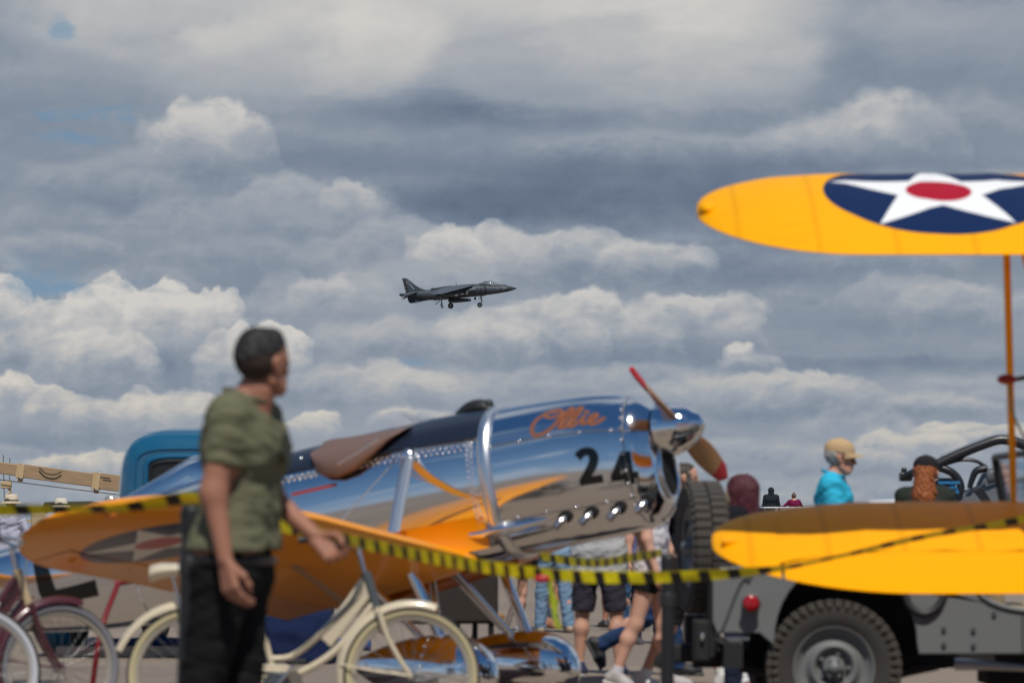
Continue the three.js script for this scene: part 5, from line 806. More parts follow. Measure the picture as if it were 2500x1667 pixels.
  if (wear.bottom) {
    const full = wear.leg ?? 1, caps = ['L', 'R'].flatMap((k) => { const kn = J['knee' + k], wide = wear.wide ?? 0.016; const short = Math.min(1, full / 0.5 * 0.98 + 0.08), list = [full > 0.55 ? limb(J['hip' + k], kn, 0.094 + wide * 0.4, 0.062 + wide, 0.04) : limb(J['hip' + k], J['hip' + k].clone().lerp(kn, short), 0.094 + wide * 0.4, lerp(0.094, 0.062, short) + wide, 0.04)]; if (full > 0.55) list.push(limb(kn, J['ank' + k].clone().add(V3(0, R(-0.02), 0)), 0.062 + wide, 0.05 + wide * 0.9)); return list; });
    caps.push({ ...CAP(bp(-R(0.07 * g), 0.545 * H, 0), bp(R(0.07 * g), 0.545 * H, 0), R(0.116 * g)), k: 0.06 });
    const cutL = ['L', 'R'].map((k) => { const a = full > 0.55 ? J['knee' + k] : J['hip' + k], b = full > 0.55 ? J['ank' + k] : J['knee' + k], t = full > 0.55 ? (full - 0.5) / 0.5 * 1.05 : full / 0.5 * 0.98, p = a.clone().lerp(b, t); return { p, d: b.clone().sub(a).normalize() }; });
    dress(full > 0.55 ? 'trousers' : 'shorts', caps, cloth(...wear.bottom), (x, y, z) => { const e = cutL[x > 0 ? 0 : 1], near = Math.hypot(x - e.p.x, y - e.p.y, z - e.p.z) < R(0.24); return Math.max(y - (0.6 * H + dy), near ? (x - e.p.x) * e.d.x + (y - e.p.y) * e.d.y + (z - e.p.z) * e.d.z : -1); }, wear.fold ?? 0.009);
  }
  for (const f of feet(0.008)) {
    if (wear.shoes) { const up = J['ank' + f.k]; const m = part(o, 'shoe', skin(f.caps, cell * 0.62, 0.02), M(...wear.shoes, 0.6)); if (wear.sole) { const t = J['foot' + f.k] * 0.85 + (wear.toe?.[f.k] ?? 0); part(m, 'sole', new RoundedBoxGeometry(R(0.085), R(0.028), R(0.27), 2, R(0.012)).translate(0, R(-0.082), R(0.058)).rotateX(-t).translate(...A(up)), M(...wear.sole, 0.7)); } }
    if (wear.socks) part(o, 'sock', tube([J['ank' + f.k].clone().add(V3(0, R(-0.015), 0)), J['ank' + f.k].clone().lerp(J['knee' + f.k], 0.16)], R(0.045), 14), M(...wear.socks, 0.95));
  }
  const T = head.T, hs = s * 0.97 * (wear.headK ?? 1), hcap = (a, b, r0, r1, flat) => CAP(T(...a), T(...b), r0 * hs, r1 * hs, flat);
  if (wear.hair) {
    const hm = M(...wear.hair, 0.6, 0, { bumpMap: rep(NOISE_FINE, 5, 2), bumpScale: 0.006, sheen: 0.3 }), st = wear.style ?? 'short', F = [hcap([0, 0.036, -0.032], [0, 0.042, 0.006], 0.089, 0.08)];
    let cut = (x, y, z) => { const v = V3(x, y, z).sub(hc).applyQuaternion(head.q.clone().invert()).divideScalar(s * 0.97 * (wear.headK ?? 1)); return Math.max(v.z - 0.062 - 0.35 * v.y, -v.y - 0.055 + Math.max(0, v.z + 0.02) * 1.6) * hs; };
    if (st === 'fade') { const top = cut; part(o, 'faded_sides', skin([hcap([0, 0.03, -0.03], [0, 0.034, 0.004], 0.0875, 0.08)], fine * 1.2, 0.02, (x, y, z) => { const v = V3(x, y, z).sub(hc).applyQuaternion(head.q.clone().invert()).divideScalar(hs); return Math.max(top(x, y, z), v.y - 0.045, -v.y - 0.052 + Math.max(0, v.z + 0.03) * 1.5) * 1; }), M(0.036, 0.021, 0.016, 0.9, 0, { bumpMap: NOISE_FINE, bumpScale: 0.003 })); cut = (x, y, z) => { const v = V3(x, y, z).sub(hc).applyQuaternion(head.q.clone().invert()).divideScalar(hs); return Math.max(v.z - 0.062 - 0.3 * v.y, 0.036 - v.y - 0.25 * Math.max(0, -v.z - 0.05)) * hs; }; F.push(hcap([0, 0.078, -0.035], [0, 0.088, 0.035], 0.066, 0.052)); }
    if (st === 'long') { F.push(hcap([0, 0.02, -0.05], [0, -0.15, -0.06], 0.092, 0.075), hcap([0.05, 0, -0.03], [0.075, -0.17, -0.01], 0.055, 0.04), hcap([-0.05, 0, -0.03], [-0.075, -0.17, -0.01], 0.055, 0.04)); cut = (x, y, z) => { const v = V3(x, y, z).sub(hc).applyQuaternion(head.q.clone().invert()).divideScalar(s * 0.97 * (wear.headK ?? 1)); return (v.z - 0.045 - 0.3 * Math.max(0, v.y)) * s; }; }
    if (st === 'tail') { F.push(hcap([0, 0.0, -0.08], [0, -0.16, -0.09], 0.07, 0.088), hcap([0.03, -0.15, -0.085], [0.045, -0.26, -0.08], 0.06, 0.035), hcap([-0.035, -0.15, -0.085], [-0.05, -0.25, -0.08], 0.06, 0.03)); cut = (x, y, z) => { const v = V3(x, y, z).sub(hc).applyQuaternion(head.q.clone().invert()).divideScalar(s * 0.97 * (wear.headK ?? 1)); return (v.z - 0.02 - 0.3 * Math.max(0, v.y)) * s; }; }
    if (st === 'bun') F.push(hcap([0.015, 0.125, -0.05], [0.03, 0.13, -0.05], 0.04, 0.035));
    const f0 = fieldOf(F, 0.02), rough = (x, y, z) => 0.006 * s * noise(x * 150, y * 70 + z * 110) + (st === 'tail' ? 0.016 * s * noise(x * 75 + z * 30, y * 42 + z * 20) + 0.008 * s * noise(x * 190, y * 90) : st === 'short' || st === 'fade' ? 0 : 0.008 * s * noise(x * 110 + z * 90, y * 9)), lo = [9, 9, 9], hi = [-9, -9, -9]; for (const c of F) for (const [p, r] of [[c.a, c.ra], [c.b, c.rb]]) [p.x, p.y, p.z].forEach((v, i) => { lo[i] = Math.min(lo[i], v - r - 0.03); hi[i] = Math.max(hi[i], v + r + 0.03); });
    part(o, 'hair', netMesh((x, y, z) => Math.max(f0(x, y, z) + rough(x, y, z), cut(x, y, z)), lo, hi, fine * 1.2), hm);
  }
  if (wear.cap) {
    const cm = cloth(...wear.cap, 4), c = part(o, 'cap', loft(Array.from({ length: 11 }, (_, i) => { const t = i / 10, r = 0.1 * Math.sqrt(1 - (t * 0.98) ** 2.6), y = 0.045 + 0.098 * t; return Array.from({ length: 28 }, (_, j) => { const a = j / 28 * 2 * Math.PI; return T(r * 0.93 * Math.cos(a), y - 0.012 * Math.sin(a) * (1 - t), -0.012 + r * 1.1 * Math.sin(a)); }); })), cm);
    if (wear.brim !== 0) part(c, 'brim', loft(Array.from({ length: 6 }, (_, i) => { const t = i / 5; return Array.from({ length: 15 }, (_, j) => { const a = Math.PI * (0.12 + 0.76 * j / 14), l = 0.105 + 0.075 * t * Math.max(0, Math.sin((a - 0.377) / 2.388 * Math.PI)) ** 0.6; return T(0.93 * (0.1 + 0.004 * t) * Math.cos(a), 0.043 - 0.016 * t - 0.03 * Math.cos(a) ** 2 * t, -0.012 + l * Math.sin(a)); }); }), { closed: false }), cm);
    part(c, 'button', ball(0.009 * s, ...T(0, 0.143, -0.012)), cm);
  }
  if (wear.hat) { const hm = cloth(...wear.hat, 4), c = part(o, 'hat', lathe([[0.112, 0.03], [0.108, 0.06], [0.1, 0.12], [0.085, 0.14], [0, 0.146]].map(([r, y]) => [r * s, y * s]), 28).translate(...A(hc)), hm); part(c, 'brim', lathe([[0.1, 0.035], [0.14, 0.024], [0.175, 0.005], [0.176, 0.0], [0.14, 0.018], [0.1, 0.03]].map(([r, y]) => [r * s, y * s]), 32).translate(...A(hc)), hm); part(c, 'band', lathe([[0.1135, 0.032], [0.1125, 0.056]].map(([r, y]) => [r * s, y * s]), 28).translate(...A(hc)), M(0.02, 0.02, 0.02, 0.8)); }
  if (wear.hood) part(o, 'hood', skin([hcap([0, 0.035, -0.03], [0, 0.035, 0.01], 0.108, 0.095), hcap([0, -0.03, -0.02], [0, -0.1, -0.03], 0.095, 0.11)], cell), cloth(...wear.top, 5));
  if (wear.glasses) part(o, 'sunglasses', [...[1, -1].map((e) => ball(0.024 * s, ...T(e * 0.033, 0.006, 0.086), 1, 0.85, 0.6)), ...[1, -1].map((e) => tube([T(e * 0.06, 0.01, 0.085), T(e * 0.085, 0.012, -0.005)], 0.004 * s, 6))], BLACK);
  return { o, J, T, bp, s };
}
const spot = (px, d) => at(px, 1400, d);
// the man in the olive shirt, striding across in front, looking away at the jet
{
  const m = person('man in an olive green T-shirt and black trousers, looking away toward the jet', at(565, 1400, 13.08), 1.32, { H: 1.785, legs: { L: [0.0, 0.16, 0.02], R: [-0.2, 0.2, 0.02] }, arms: { L: [0.04, 0.17, 0.86, 0.3], R: [-0.14, 0.14, 0.36] }, armScale: 0.85, head: [1.02, -0.04], lean: 0.11 },
    { skin: [0.34, 0.155, 0.1], top: [0.14, 0.138, 0.086], sleeve: 0.62, hem: 0.575, bottom: [0.012, 0.012, 0.013], wide: 0.01, hair: [0.01, 0.008, 0.007], shoes: [0.02, 0.02, 0.02], cell: 0.011, fine: 0.0045, clothCell: 0.0085, fold: 0.0085, curl: 0.62, collar: [0.12, 0.12, 0.075], girth: 1.0, neck: 1.1, headK: 0.94, slim: -0.006, style: 'fade' });
  part(m.o, 'chest_print', extrude([[-0.05, -0.02], [-0.03, 0.05], [0.03, 0.06], [0.05, 0.0], [0.02, -0.06], [-0.03, -0.05]], 0.004).translate(0, 0, 0).rotateX(-0.12).translate(...m.bp(0.02, 1.37, 0.142)), M(0.03, 0.032, 0.02, 0.9), 'dark print on the chest');
  part(m.o, 'belt', tube(Array.from({ length: 24 }, (_, j) => { const a = j / 24 * 2 * Math.PI; return m.bp(0.2 * Math.cos(a), 0.99, 0.128 * Math.sin(a)); }), 0.016, 8, 48, true), M(0.01, 0.01, 0.01, 0.4));
}
// legs and bodies under and behind the polished nose
const JEANS = [0.16, 0.25, 0.36], stand = { L: [0.06, 0.05, 0.05], R: [-0.05, 0.04, 0.05] }, hang = { L: [0.05, 0.12, 0.2], R: [0.02, 0.12, 0.2] };
person('man in a light grey shirt and dark knee-length shorts under the silver nose', spot(1462, 28.6), Math.PI - 0.2, { H: 1.66, legs: { L: [0.02, 0.03, 0.1], R: [-0.02, 0.03, 0.12] }, arms: { L: [0.3, 0.2, 0.9], R: [0.3, 0.2, 0.9] } }, { skin: SKIN2, top: [0.42, 0.42, 0.43], hem: 0.45, bottom: [0.04, 0.036, 0.05], leg: 0.5, wide: 0.03, shoes: [0.03, 0.04, 0.1], sole: [0.6, 0.6, 0.6], hair: [0.05, 0.03, 0.02], girth: 1.15 });
person('person in loose light blue jeans and tan shoes standing far behind the gear leg', spot(1352, 39.9), Math.PI + 0.3, { H: 1.5, legs: { L: [0.1, 0.06, 0.1], R: [-0.12, 0.05, 0.1] }, arms: { L: [0.2, 0.3, 0.8], R: [0.3, 0.3, 0.9] } }, { skin: SKIN2, top: [0.2, 0.3, 0.42], hem: 0.53, bottom: JEANS, wide: 0.022, shoes: [0.35, 0.26, 0.18], hair: [0.1, 0.06, 0.03], cell: 0.02 });
person('person in black shorts with one knee raised, beside the light blue jeans', spot(1282, 40.6), 1.2, { H: 1.46, legs: { L: [1.0, 1.3, 0.05], R: [0.02, 0.05, 0.05] }, arms: { L: [0.1, 0.15, 0.4], R: [-0.15, 0.12, 0.2] } }, { skin: SKIN2, top: [0.012, 0.012, 0.014], hem: 0.5, bottom: [0.012, 0.012, 0.014], leg: 0.3, shoes: [0.45, 0.45, 0.5], sole: [0.7, 0.7, 0.7], hair: [0.08, 0.04, 0.02], cell: 0.018, fine: 0.007 });
person('tanned bare-legged person half hidden behind the light blue jeans', spot(1372, 41.6), Math.PI / 2, { H: 1.48, legs: { L: [0.12, 0.1, 0.02], R: [-0.14, 0.1, 0.02] }, arms: hang }, { skin: SKIN1, top: [0.03, 0.03, 0.02], hem: 0.36, bottom: [0.03, 0.03, 0.02], leg: 0.35, hair: [0.1, 0.05, 0.02], cell: 0.02 });
person('child in green shorts and a grey top, between the dark shorts and the blue jeans', spot(1500, 42), Math.PI + 0.5, { H: 1.42, legs: { L: [0.1, 0.12, 0.05], R: [-0.1, 0.1, 0.05] }, arms: hang }, { skin: SKIN1, top: [0.13, 0.14, 0.17], hem: 0.46, bottom: [0.13, 0.27, 0.075], leg: 0.42, wide: 0.025, shoes: [0.03, 0.03, 0.03], hair: [0.06, 0.04, 0.02], cell: 0.02 });
person('woman in tight blue jeans and a black top under the nose exhausts', spot(1543, 40.5), Math.PI - 0.3, { H: 1.47, legs: { L: [0.06, 0.05, 0.02], R: [-0.06, 0.05, 0.02] }, arms: { L: [0.1, 0.2, 0.2], R: [0.1, 0.2, 0.2] } }, { skin: SKIN2, top: [0.01, 0.01, 0.012], sleeve: 0.5, hem: 0.48, bottom: [0.045, 0.105, 0.2], wide: 0.004, shoes: [0.04, 0.03, 0.03], hair: [0.04, 0.02, 0.015], style: 'long', cell: 0.02 });
person('person in a lavender shirt seen between two arms behind the black post', spot(1582, 36), 0.4, { H: 1.5, legs: stand, arms: hang }, { skin: SKIN2, top: [0.19, 0.2, 0.42], hem: 0.42, bottom: [0.015, 0.02, 0.05], shoes: [0.05, 0.05, 0.06], hair: [0.05, 0.03, 0.02], cell: 0.02 });
person('person striding in dark blue jeans and black trainers behind the pale legs', spot(1598, 28.3), Math.PI / 2, { H: 1.62, legs: { L: [0.34, 0.2, 0.02], R: [-0.2, 0.85, 0.02] }, arms: { L: [0.3, 0.1, 0.3], R: [-0.2, 0.1, 0.3] } }, { skin: SKIN2, top: [0.012, 0.013, 0.03], hem: 0.48, bottom: [0.022, 0.045, 0.11], wide: 0.01, shoes: [0.015, 0.015, 0.017], sole: [0.06, 0.06, 0.06], hair: [0.04, 0.03, 0.02], toe: { L: 0, R: -0.2 } });
person('woman with bare pale legs, black shorts and grey trainers beside the black post', spot(1592, 26.2), 1.35, { H: 1.56, legs: { L: [0.16, 0.06, 0.02], R: [-0.26, 0.12, 0.02] }, arms: { L: [0.2, 0.1, 0.3], R: [0.05, 0.14, 0.25] } }, { skin: [0.62, 0.36, 0.27], top: [0.6, 0.58, 0.62], sleeve: 0.5, hem: 0.5, bottom: [0.012, 0.012, 0.013], leg: 0.2, shoes: [0.42, 0.4, 0.4], sole: [0.6, 0.58, 0.56], socks: [0.6, 0.6, 0.66], hair: [0.2, 0.1, 0.05], style: 'long', cell: 0.014 });
person('person in black knee shorts and white trainers striding right of the black post', spot(1664, 26.6), 1.45, { H: 1.6, legs: { L: [0.42, 0.1, 0.02], R: [-0.2, 0.3, 0.02] }, arms: { L: [0.15, 0.1, 0.5], R: [0.3, 0.16, 0.35] } }, { skin: SKIN2, top: [0.02, 0.022, 0.045], hem: 0.47, bottom: [0.014, 0.014, 0.015], leg: 0.47, wide: 0.026, shoes: [0.62, 0.62, 0.63], sole: [0.75, 0.75, 0.75], socks: [0.7, 0.7, 0.7], hair: [0.04, 0.03, 0.02], cell: 0.014 });
// heads above the lower yellow wing
person('woman with long burgundy hair behind the tip of the lower yellow wing', spot(1818, 23.3), -2.2, { H: 1.4, legs: stand, arms: hang, head: [-0.3, 0.05] }, { skin: SKIN2, top: [0.015, 0.015, 0.02], bottom: [0.02, 0.025, 0.05], shoes: [0.03, 0.03, 0.03], hair: [0.075, 0.012, 0.02], style: 'long', cell: 0.016, fine: 0.007, headK: 1.25 });
person('man in a turquoise shirt, tan cap and sunglasses above the yellow wing', spot(2030, 24.9), 1.42, { H: 1.66, legs: stand, arms: { L: [0.2, 0.15, 0.6], R: [0.15, 0.16, 0.5] }, head: [0.06, 0.06], lean: 0.05 }, { skin: [0.5, 0.25, 0.18], top: [0.04, 0.46, 0.68], collar: [0.02, 0.36, 0.58], bottom: [0.05, 0.05, 0.07], shoes: [0.04, 0.04, 0.04], hair: [0.4, 0.38, 0.36], cap: [0.52, 0.36, 0.2], glasses: true, cell: 0.014, fine: 0.006, clothCell: 0.011, girth: 1.15 });
person('woman with a curly auburn ponytail and a black cap, in front of the open canopy', spot(2262, 30), Math.PI - 0.25, { H: 1.62, legs: stand, arms: hang, head: [0, 0.05] }, { skin: SKIN2, top: [0.03, 0.035, 0.03], bottom: [0.03, 0.03, 0.04], shoes: [0.03, 0.03, 0.03], hair: [0.3, 0.085, 0.02], style: 'tail', cap: [0.025, 0.022, 0.025], brim: 1, cell: 0.018, fine: 0.008, headK: 1.2 });
// far people on a platform behind a railing
{
  const d = 118, L = at(1640, 1300, d).x, Rr = at(2140, 1300, d).x, base = 0.62;
  const pf = thing('viewing_platform', 'low grey viewing platform with a thin railing far behind the yellow wing tip', 'platform', [(L + Rr) / 2, 0, -d]);
  part(pf, 'deck', box(Rr - L, 0.1, 2.2, 0, base - 0.05, 0, 0.02), M(0.3, 0.3, 0.3, 0.8));
  const rail = M(0.5, 0.5, 0.52, 0.5, 0.3), n = 14;
  for (const y of [1.05, 0.55]) part(pf, 'rail', tube([[-(Rr - L) / 2, base + y, 1], [(Rr - L) / 2, base + y, 1]], 0.025, 8), rail);
  for (let i = 0; i <= n; i++) part(pf, 'upright', tube([[lerp(-0.5, 0.5, i / n) * (Rr - L), base - 0.6, 1], [lerp(-0.5, 0.5, i / n) * (Rr - L), base + 1.05, 1]], 0.02, 6), rail);
  const up = (p) => { p.o.position.y = base; return p; };
  up(person('far person in a black hooded top standing on the platform', spot(1884, d), Math.PI, { H: 1.68, legs: stand, arms: { L: [0.1, 0.2, 0.6], R: [0.1, 0.2, 0.6] } }, { skin: SKIN2, top: [0.02, 0.024, 0.032], sleeve: 2, hem: 0.5, hood: true, bottom: [0.02, 0.02, 0.025], shoes: [0.03, 0.03, 0.03], cell: 0.03, fine: 0.02 }));
  up(person('far woman in a maroon top with tied-up hair on the platform', spot(1940, d), Math.PI + 0.4, { H: 1.5, legs: stand, arms: { L: [0.5, 0.7, 1.2], R: [0.5, 0.7, 1.2] } }, { skin: SKIN2, top: [0.17, 0.012, 0.06], sleeve: 1.5, hem: 0.5, bottom: [0.03, 0.03, 0.05], hair: [0.1, 0.06, 0.04], style: 'bun', shoes: [0.03, 0.03, 0.03], cell: 0.03, fine: 0.02 }));
}
// hats at the far left
person('man in a cream straw hat and pale lavender shirt at the left edge', spot(22, 53), Math.PI - 0.5, { H: 1.53, legs: stand, arms: { L: [0.5, 0.5, 0.9], R: [0.3, 0.3, 0.5] } }, { skin: SKIN2, top: [0.5, 0.5, 0.62], sleeve: 1, hem: 0.5, bottom: [0.06, 0.07, 0.1], shoes: [0.05, 0.05, 0.05], hair: [0.05, 0.04, 0.03], hat: [0.66, 0.56, 0.42], cell: 0.022, fine: 0.011 });
person('person in a cream bush hat and pale blue shirt beside the far army truck', spot(146, 55), Math.PI - 0.1, { H: 1.49, legs: stand, arms: hang }, { skin: SKIN2, top: [0.42, 0.52, 0.68], sleeve: 1, hem: 0.5, bottom: [0.06, 0.07, 0.1], shoes: [0.05, 0.05, 0.05], hair: [0.05, 0.04, 0.03], hat: [0.68, 0.62, 0.5], cell: 0.022, fine: 0.011 });
// ---------------------------------------------------------------- things farther back
{
  // old blue truck: a rounded cab seen from behind
  const d = 34, c = at(470, 1300, d), o = thing('blue_truck', 'blue vintage truck with a rounded cab, behind the silver tail', 'truck', [c.x, 0, -d - 0.2], -0.12);
  const BLUE = M(0.01, 0.098, 0.19, 0.22, 0, { clearcoat: 1, clearcoatRoughness: 0.06 }), B2 = M(0.01, 0.1, 0.2, 0.3);
  const sq = (w, h0, h1, z, e = 0.48) => Array.from({ length: 48 }, (_, j) => { const a = j / 48 * 2 * Math.PI, sp = (v) => Math.sign(v) * Math.abs(v) ** e, y = Math.cos(a) >= 0 ? lerp(0.5, 1, sp(Math.cos(a))) : lerp(0.5, 0, sp(-Math.cos(a))); return [w * sp(Math.sin(a)) * (0.94 + 0.06 * Math.min(1, 2 - 2 * y)), lerp(h0, h1, y), z]; });
  part(o, 'cab', loft([sq(0.55, 1.0, 1.8, 0.1), sq(0.66, 0.85, 1.91, 0.06), sq(0.71, 0.75, 1.955, -0.06), sq(0.735, 0.7, 1.985, -0.25), sq(0.74, 0.7, 1.985, -0.7), sq(0.7, 0.72, 1.93, -1.15), sq(0.6, 0.9, 1.75, -1.3)]), BLUE);
  const fr = (w, y0, y1, z, r) => tube(Array.from({ length: 32 }, (_, j) => { const a = j / 32 * 2 * Math.PI, sp = (v) => Math.sign(v) * Math.abs(v) ** 0.45; return [w * sp(Math.cos(a)), (y0 + y1) / 2 + (y1 - y0) / 2 * sp(Math.sin(a)), z]; }), r, 8, 96, true);
  const win = part(o, 'rear_window', fr(0.42, 1.38, 1.72, 0.115, 0.028), B2);
  part(win, 'window_seal', fr(0.38, 1.4, 1.68, 0.135, 0.016), BLACK);
  part(win, 'pane', extrude(Array.from({ length: 32 }, (_, j) => { const a = j / 32 * 2 * Math.PI, sp = (v) => Math.sign(v) * Math.abs(v) ** 0.45; return [0.37 * sp(Math.cos(a)), 1.54 + 0.14 * sp(Math.sin(a))]; }), 0.01).translate(0, 0, 0.125), M(0.015, 0.014, 0.013, 0.15));
  part(o, 'cab_bead', fr(0.52, 1.28, 1.79, 0.1, 0.012), B2);
  part(o, 'truck_bed', [box(1.5, 0.5, 2.2, 0, 0.8, 1.3, 0.04), box(1.6, 0.05, 2.3, 0, 1.06, 1.3, 0.02)], BLUE);
  part(o, 'bonnet', box(0.9, 0.5, 1.3, 0, 1.0, -1.9, 0.12), BLUE);
  for (const s of [-1, 1]) { part(o, 'mudguard', new THREE.CylinderGeometry(0.48, 0.48, 0.28, 28, 1, false, 0, Math.PI).rotateZ(Math.PI / 2).rotateY(Math.PI).rotateX(Math.PI / 2).translate(s * 0.86, 0.5, 1.4), B2); for (const z of [1.4, -2]) part(o, 'wheel', [new THREE.TorusGeometry(0.28, 0.1, 12, 28).rotateY(Math.PI / 2).translate(s * 0.78, 0.38, z), new THREE.CylinderGeometry(0.2, 0.2, 0.12, 20).rotateZ(Math.PI / 2).translate(s * 0.78, 0.38, z)], RUBBER); }
  part(o, 'wing_mirror', [ball(0.06, -0.84, 1.32, -0.3, 1, 1, 0.5), tube([[-0.84, 1.32, -0.3], [-0.72, 1.28, -0.4]], 0.012, 6)], M(0.4, 0.4, 0.42, 0.3, 0.6));
}
{
  // mobile crane, its telescopic boom lying to the left
  const d = 118, A = at(-260, 1108, d), B = at(560, 1216, d), o = thing('crane_truck', 'tan mobile crane with its long telescopic boom lowered to the left', 'crane', [B.x, 0, -d]);
  const TAN = M(0.43, 0.29, 0.165, 0.75, 0, { bumpMap: NOISE_SOFT, bumpScale: 0.01, map: grain(256, 31, 0.55, 1, 6, 14) }), TAN2 = M(0.5, 0.36, 0.2, 0.7), DK = M(0.03, 0.025, 0.02, 0.8);
  const dir = B.clone().sub(A), len = dir.length(), ang = Math.atan2(dir.y, dir.x);
  const boom = new THREE.Group(); boom.name = 'boom'; boom.position.copy(A).sub(o.position); boom.rotation.z = ang; o.add(boom);
  const sec = (name, x0, x1, h, m) => part(boom, name, box(x1 - x0, h, h * 0.9, (x0 + x1) / 2, 0, 0, 0.03), m);
  const ux = (px) => (at(px, 1150, d).x - A.x) / Math.cos(ang);
  sec('inner_section', 0, ux(50), 0.36, TAN); sec('middle_section', ux(40), ux(235), 0.42, TAN); sec('outer_section', ux(225), len + 0.6, 0.5, TAN);
  for (const px of [50, 236]) { const x = ux(px), h = px < 100 ? 0.46 : 0.56; const c = part(boom, 'collar', [box(0.08, h, h * 0.94, x - 0.08, -0.02, 0, 0.015), box(0.06, h * 0.92, h * 0.9, x + 0.08, -0.02, 0, 0.015), box(0.2, h * 0.84, h * 0.88, x, -0.02, 0)], TAN2); part(c, 'wear_pad', box(0.14, 0.1, 0.2, x + 0.02, -h / 2 - 0.06, 0, 0.02), TAN2); }
  for (const [a, b] of [[95, 150]]) part(boom, 'hose', tube([[ux(a), 0.16, 0.26], [ux(a + 18), 0.02, 0.27], [ux(b - 14), 0.02, 0.27], [ux(b), 0.13, 0.26]], 0.02, 6, 30), DK);
  part(boom, 'stencil', [box(0.34, 0.03, 0.01, ux(256), 0.12, 0.228), box(0.26, 0.03, 0.01, ux(262), 0.05, 0.228)], DK);
  part(boom, 'cable', tube([[0, -0.32, 0.2], [len * 0.4, -0.36, 0.2], [len, -0.3, 0.2]], 0.015, 6, 20), DK);
  const hk = at(14, 1190, d).sub(o.position);
  part(o, 'hook_block', [box(0.32, 0.22, 0.2, hk.x, hk.y + 0.08, 0, 0.03), tube([[hk.x + 0.05, hk.y, 0], [hk.x + 0.14, hk.y - 0.14, 0], [hk.x + 0.02, hk.y - 0.2, 0]], 0.035, 8, 14)], TAN2);
  part(o, 'hoist_line', [tube([[hk.x - 0.06, hk.y - 0.4, 0], [hk.x - 0.1, hk.y + 1.0, 0]], 0.012, 6), tube([[hk.x + 0.1, hk.y + 0.1, 0], [hk.x + 0.1, hk.y + 0.9, 0]], 0.012, 6)], DK);
  part(o, 'carrier', [box(7, 0.7, 2.4, 0.8, 0.95, 0, 0.05), box(1.8, 1.3, 2.2, 3.2, 1.6, 0, 0.08), box(1.6, 1.1, 1.8, -0.6, 1.7, 0, 0.08)], TAN);
  for (const x of [-2, -0.6, 2.4, 3.6]) for (const z of [-1, 1]) part(o, 'wheel', new THREE.CylinderGeometry(0.55, 0.55, 0.4, 24).rotateX(Math.PI / 2).translate(x, 0.55, z), RUBBER);
}
{
  // camouflaged army truck, far left
  const d = 84, c = at(196, 1300, d), o = thing('army_truck', 'tan and dark green army truck far off at the left', 'truck', [c.x, 0, -d], 0.06), T = M(0.4, 0.31, 0.19, 0.85), G = M(0.035, 0.04, 0.028, 0.85), u = (px) => (px - 196) / FPX * d, v = (py) => at(0, py, d).y;
  part(o, 'roof', extrude([[u(112), v(1236)], [u(116), v(1229)], [u(225), v(1227)], [u(268), v(1233)], [u(330), v(1236)], [u(330), v(1246)], [u(112), v(1248)]], 1.8, 0.03), G);
  part(o, 'body', box(2.4, 0.5, 1.9, u(215), v(1275) - 0.05, 0, 0.05), T);
  for (const px of [112, 124, 132, 160]) part(o, 'pillar', box(0.05, 0.24, 1.8, u(px), v(1256), 0), T);
  part(o, 'canvas', extrude([[u(168), v(1246)], [u(330), v(1244)], [u(330), v(1262)], [u(170), v(1264)]], 1.7, 0.02), G);
  part(o, 'side_board', box(0.7, 0.06, 1.8, u(95), v(1272), 0), T);
  for (const px of [86, 92, 99]) part(o, 'post', box(0.04, 0.4, 0.06, u(px), v(1290), 0.8), T);
  for (const px of [140, 270]) for (const z of [-0.8, 0.8]) part(o, 'wheel', new THREE.CylinderGeometry(0.42, 0.42, 0.26, 24).rotateX(Math.PI / 2).translate(u(px), 0.42, z), RUBBER);
}
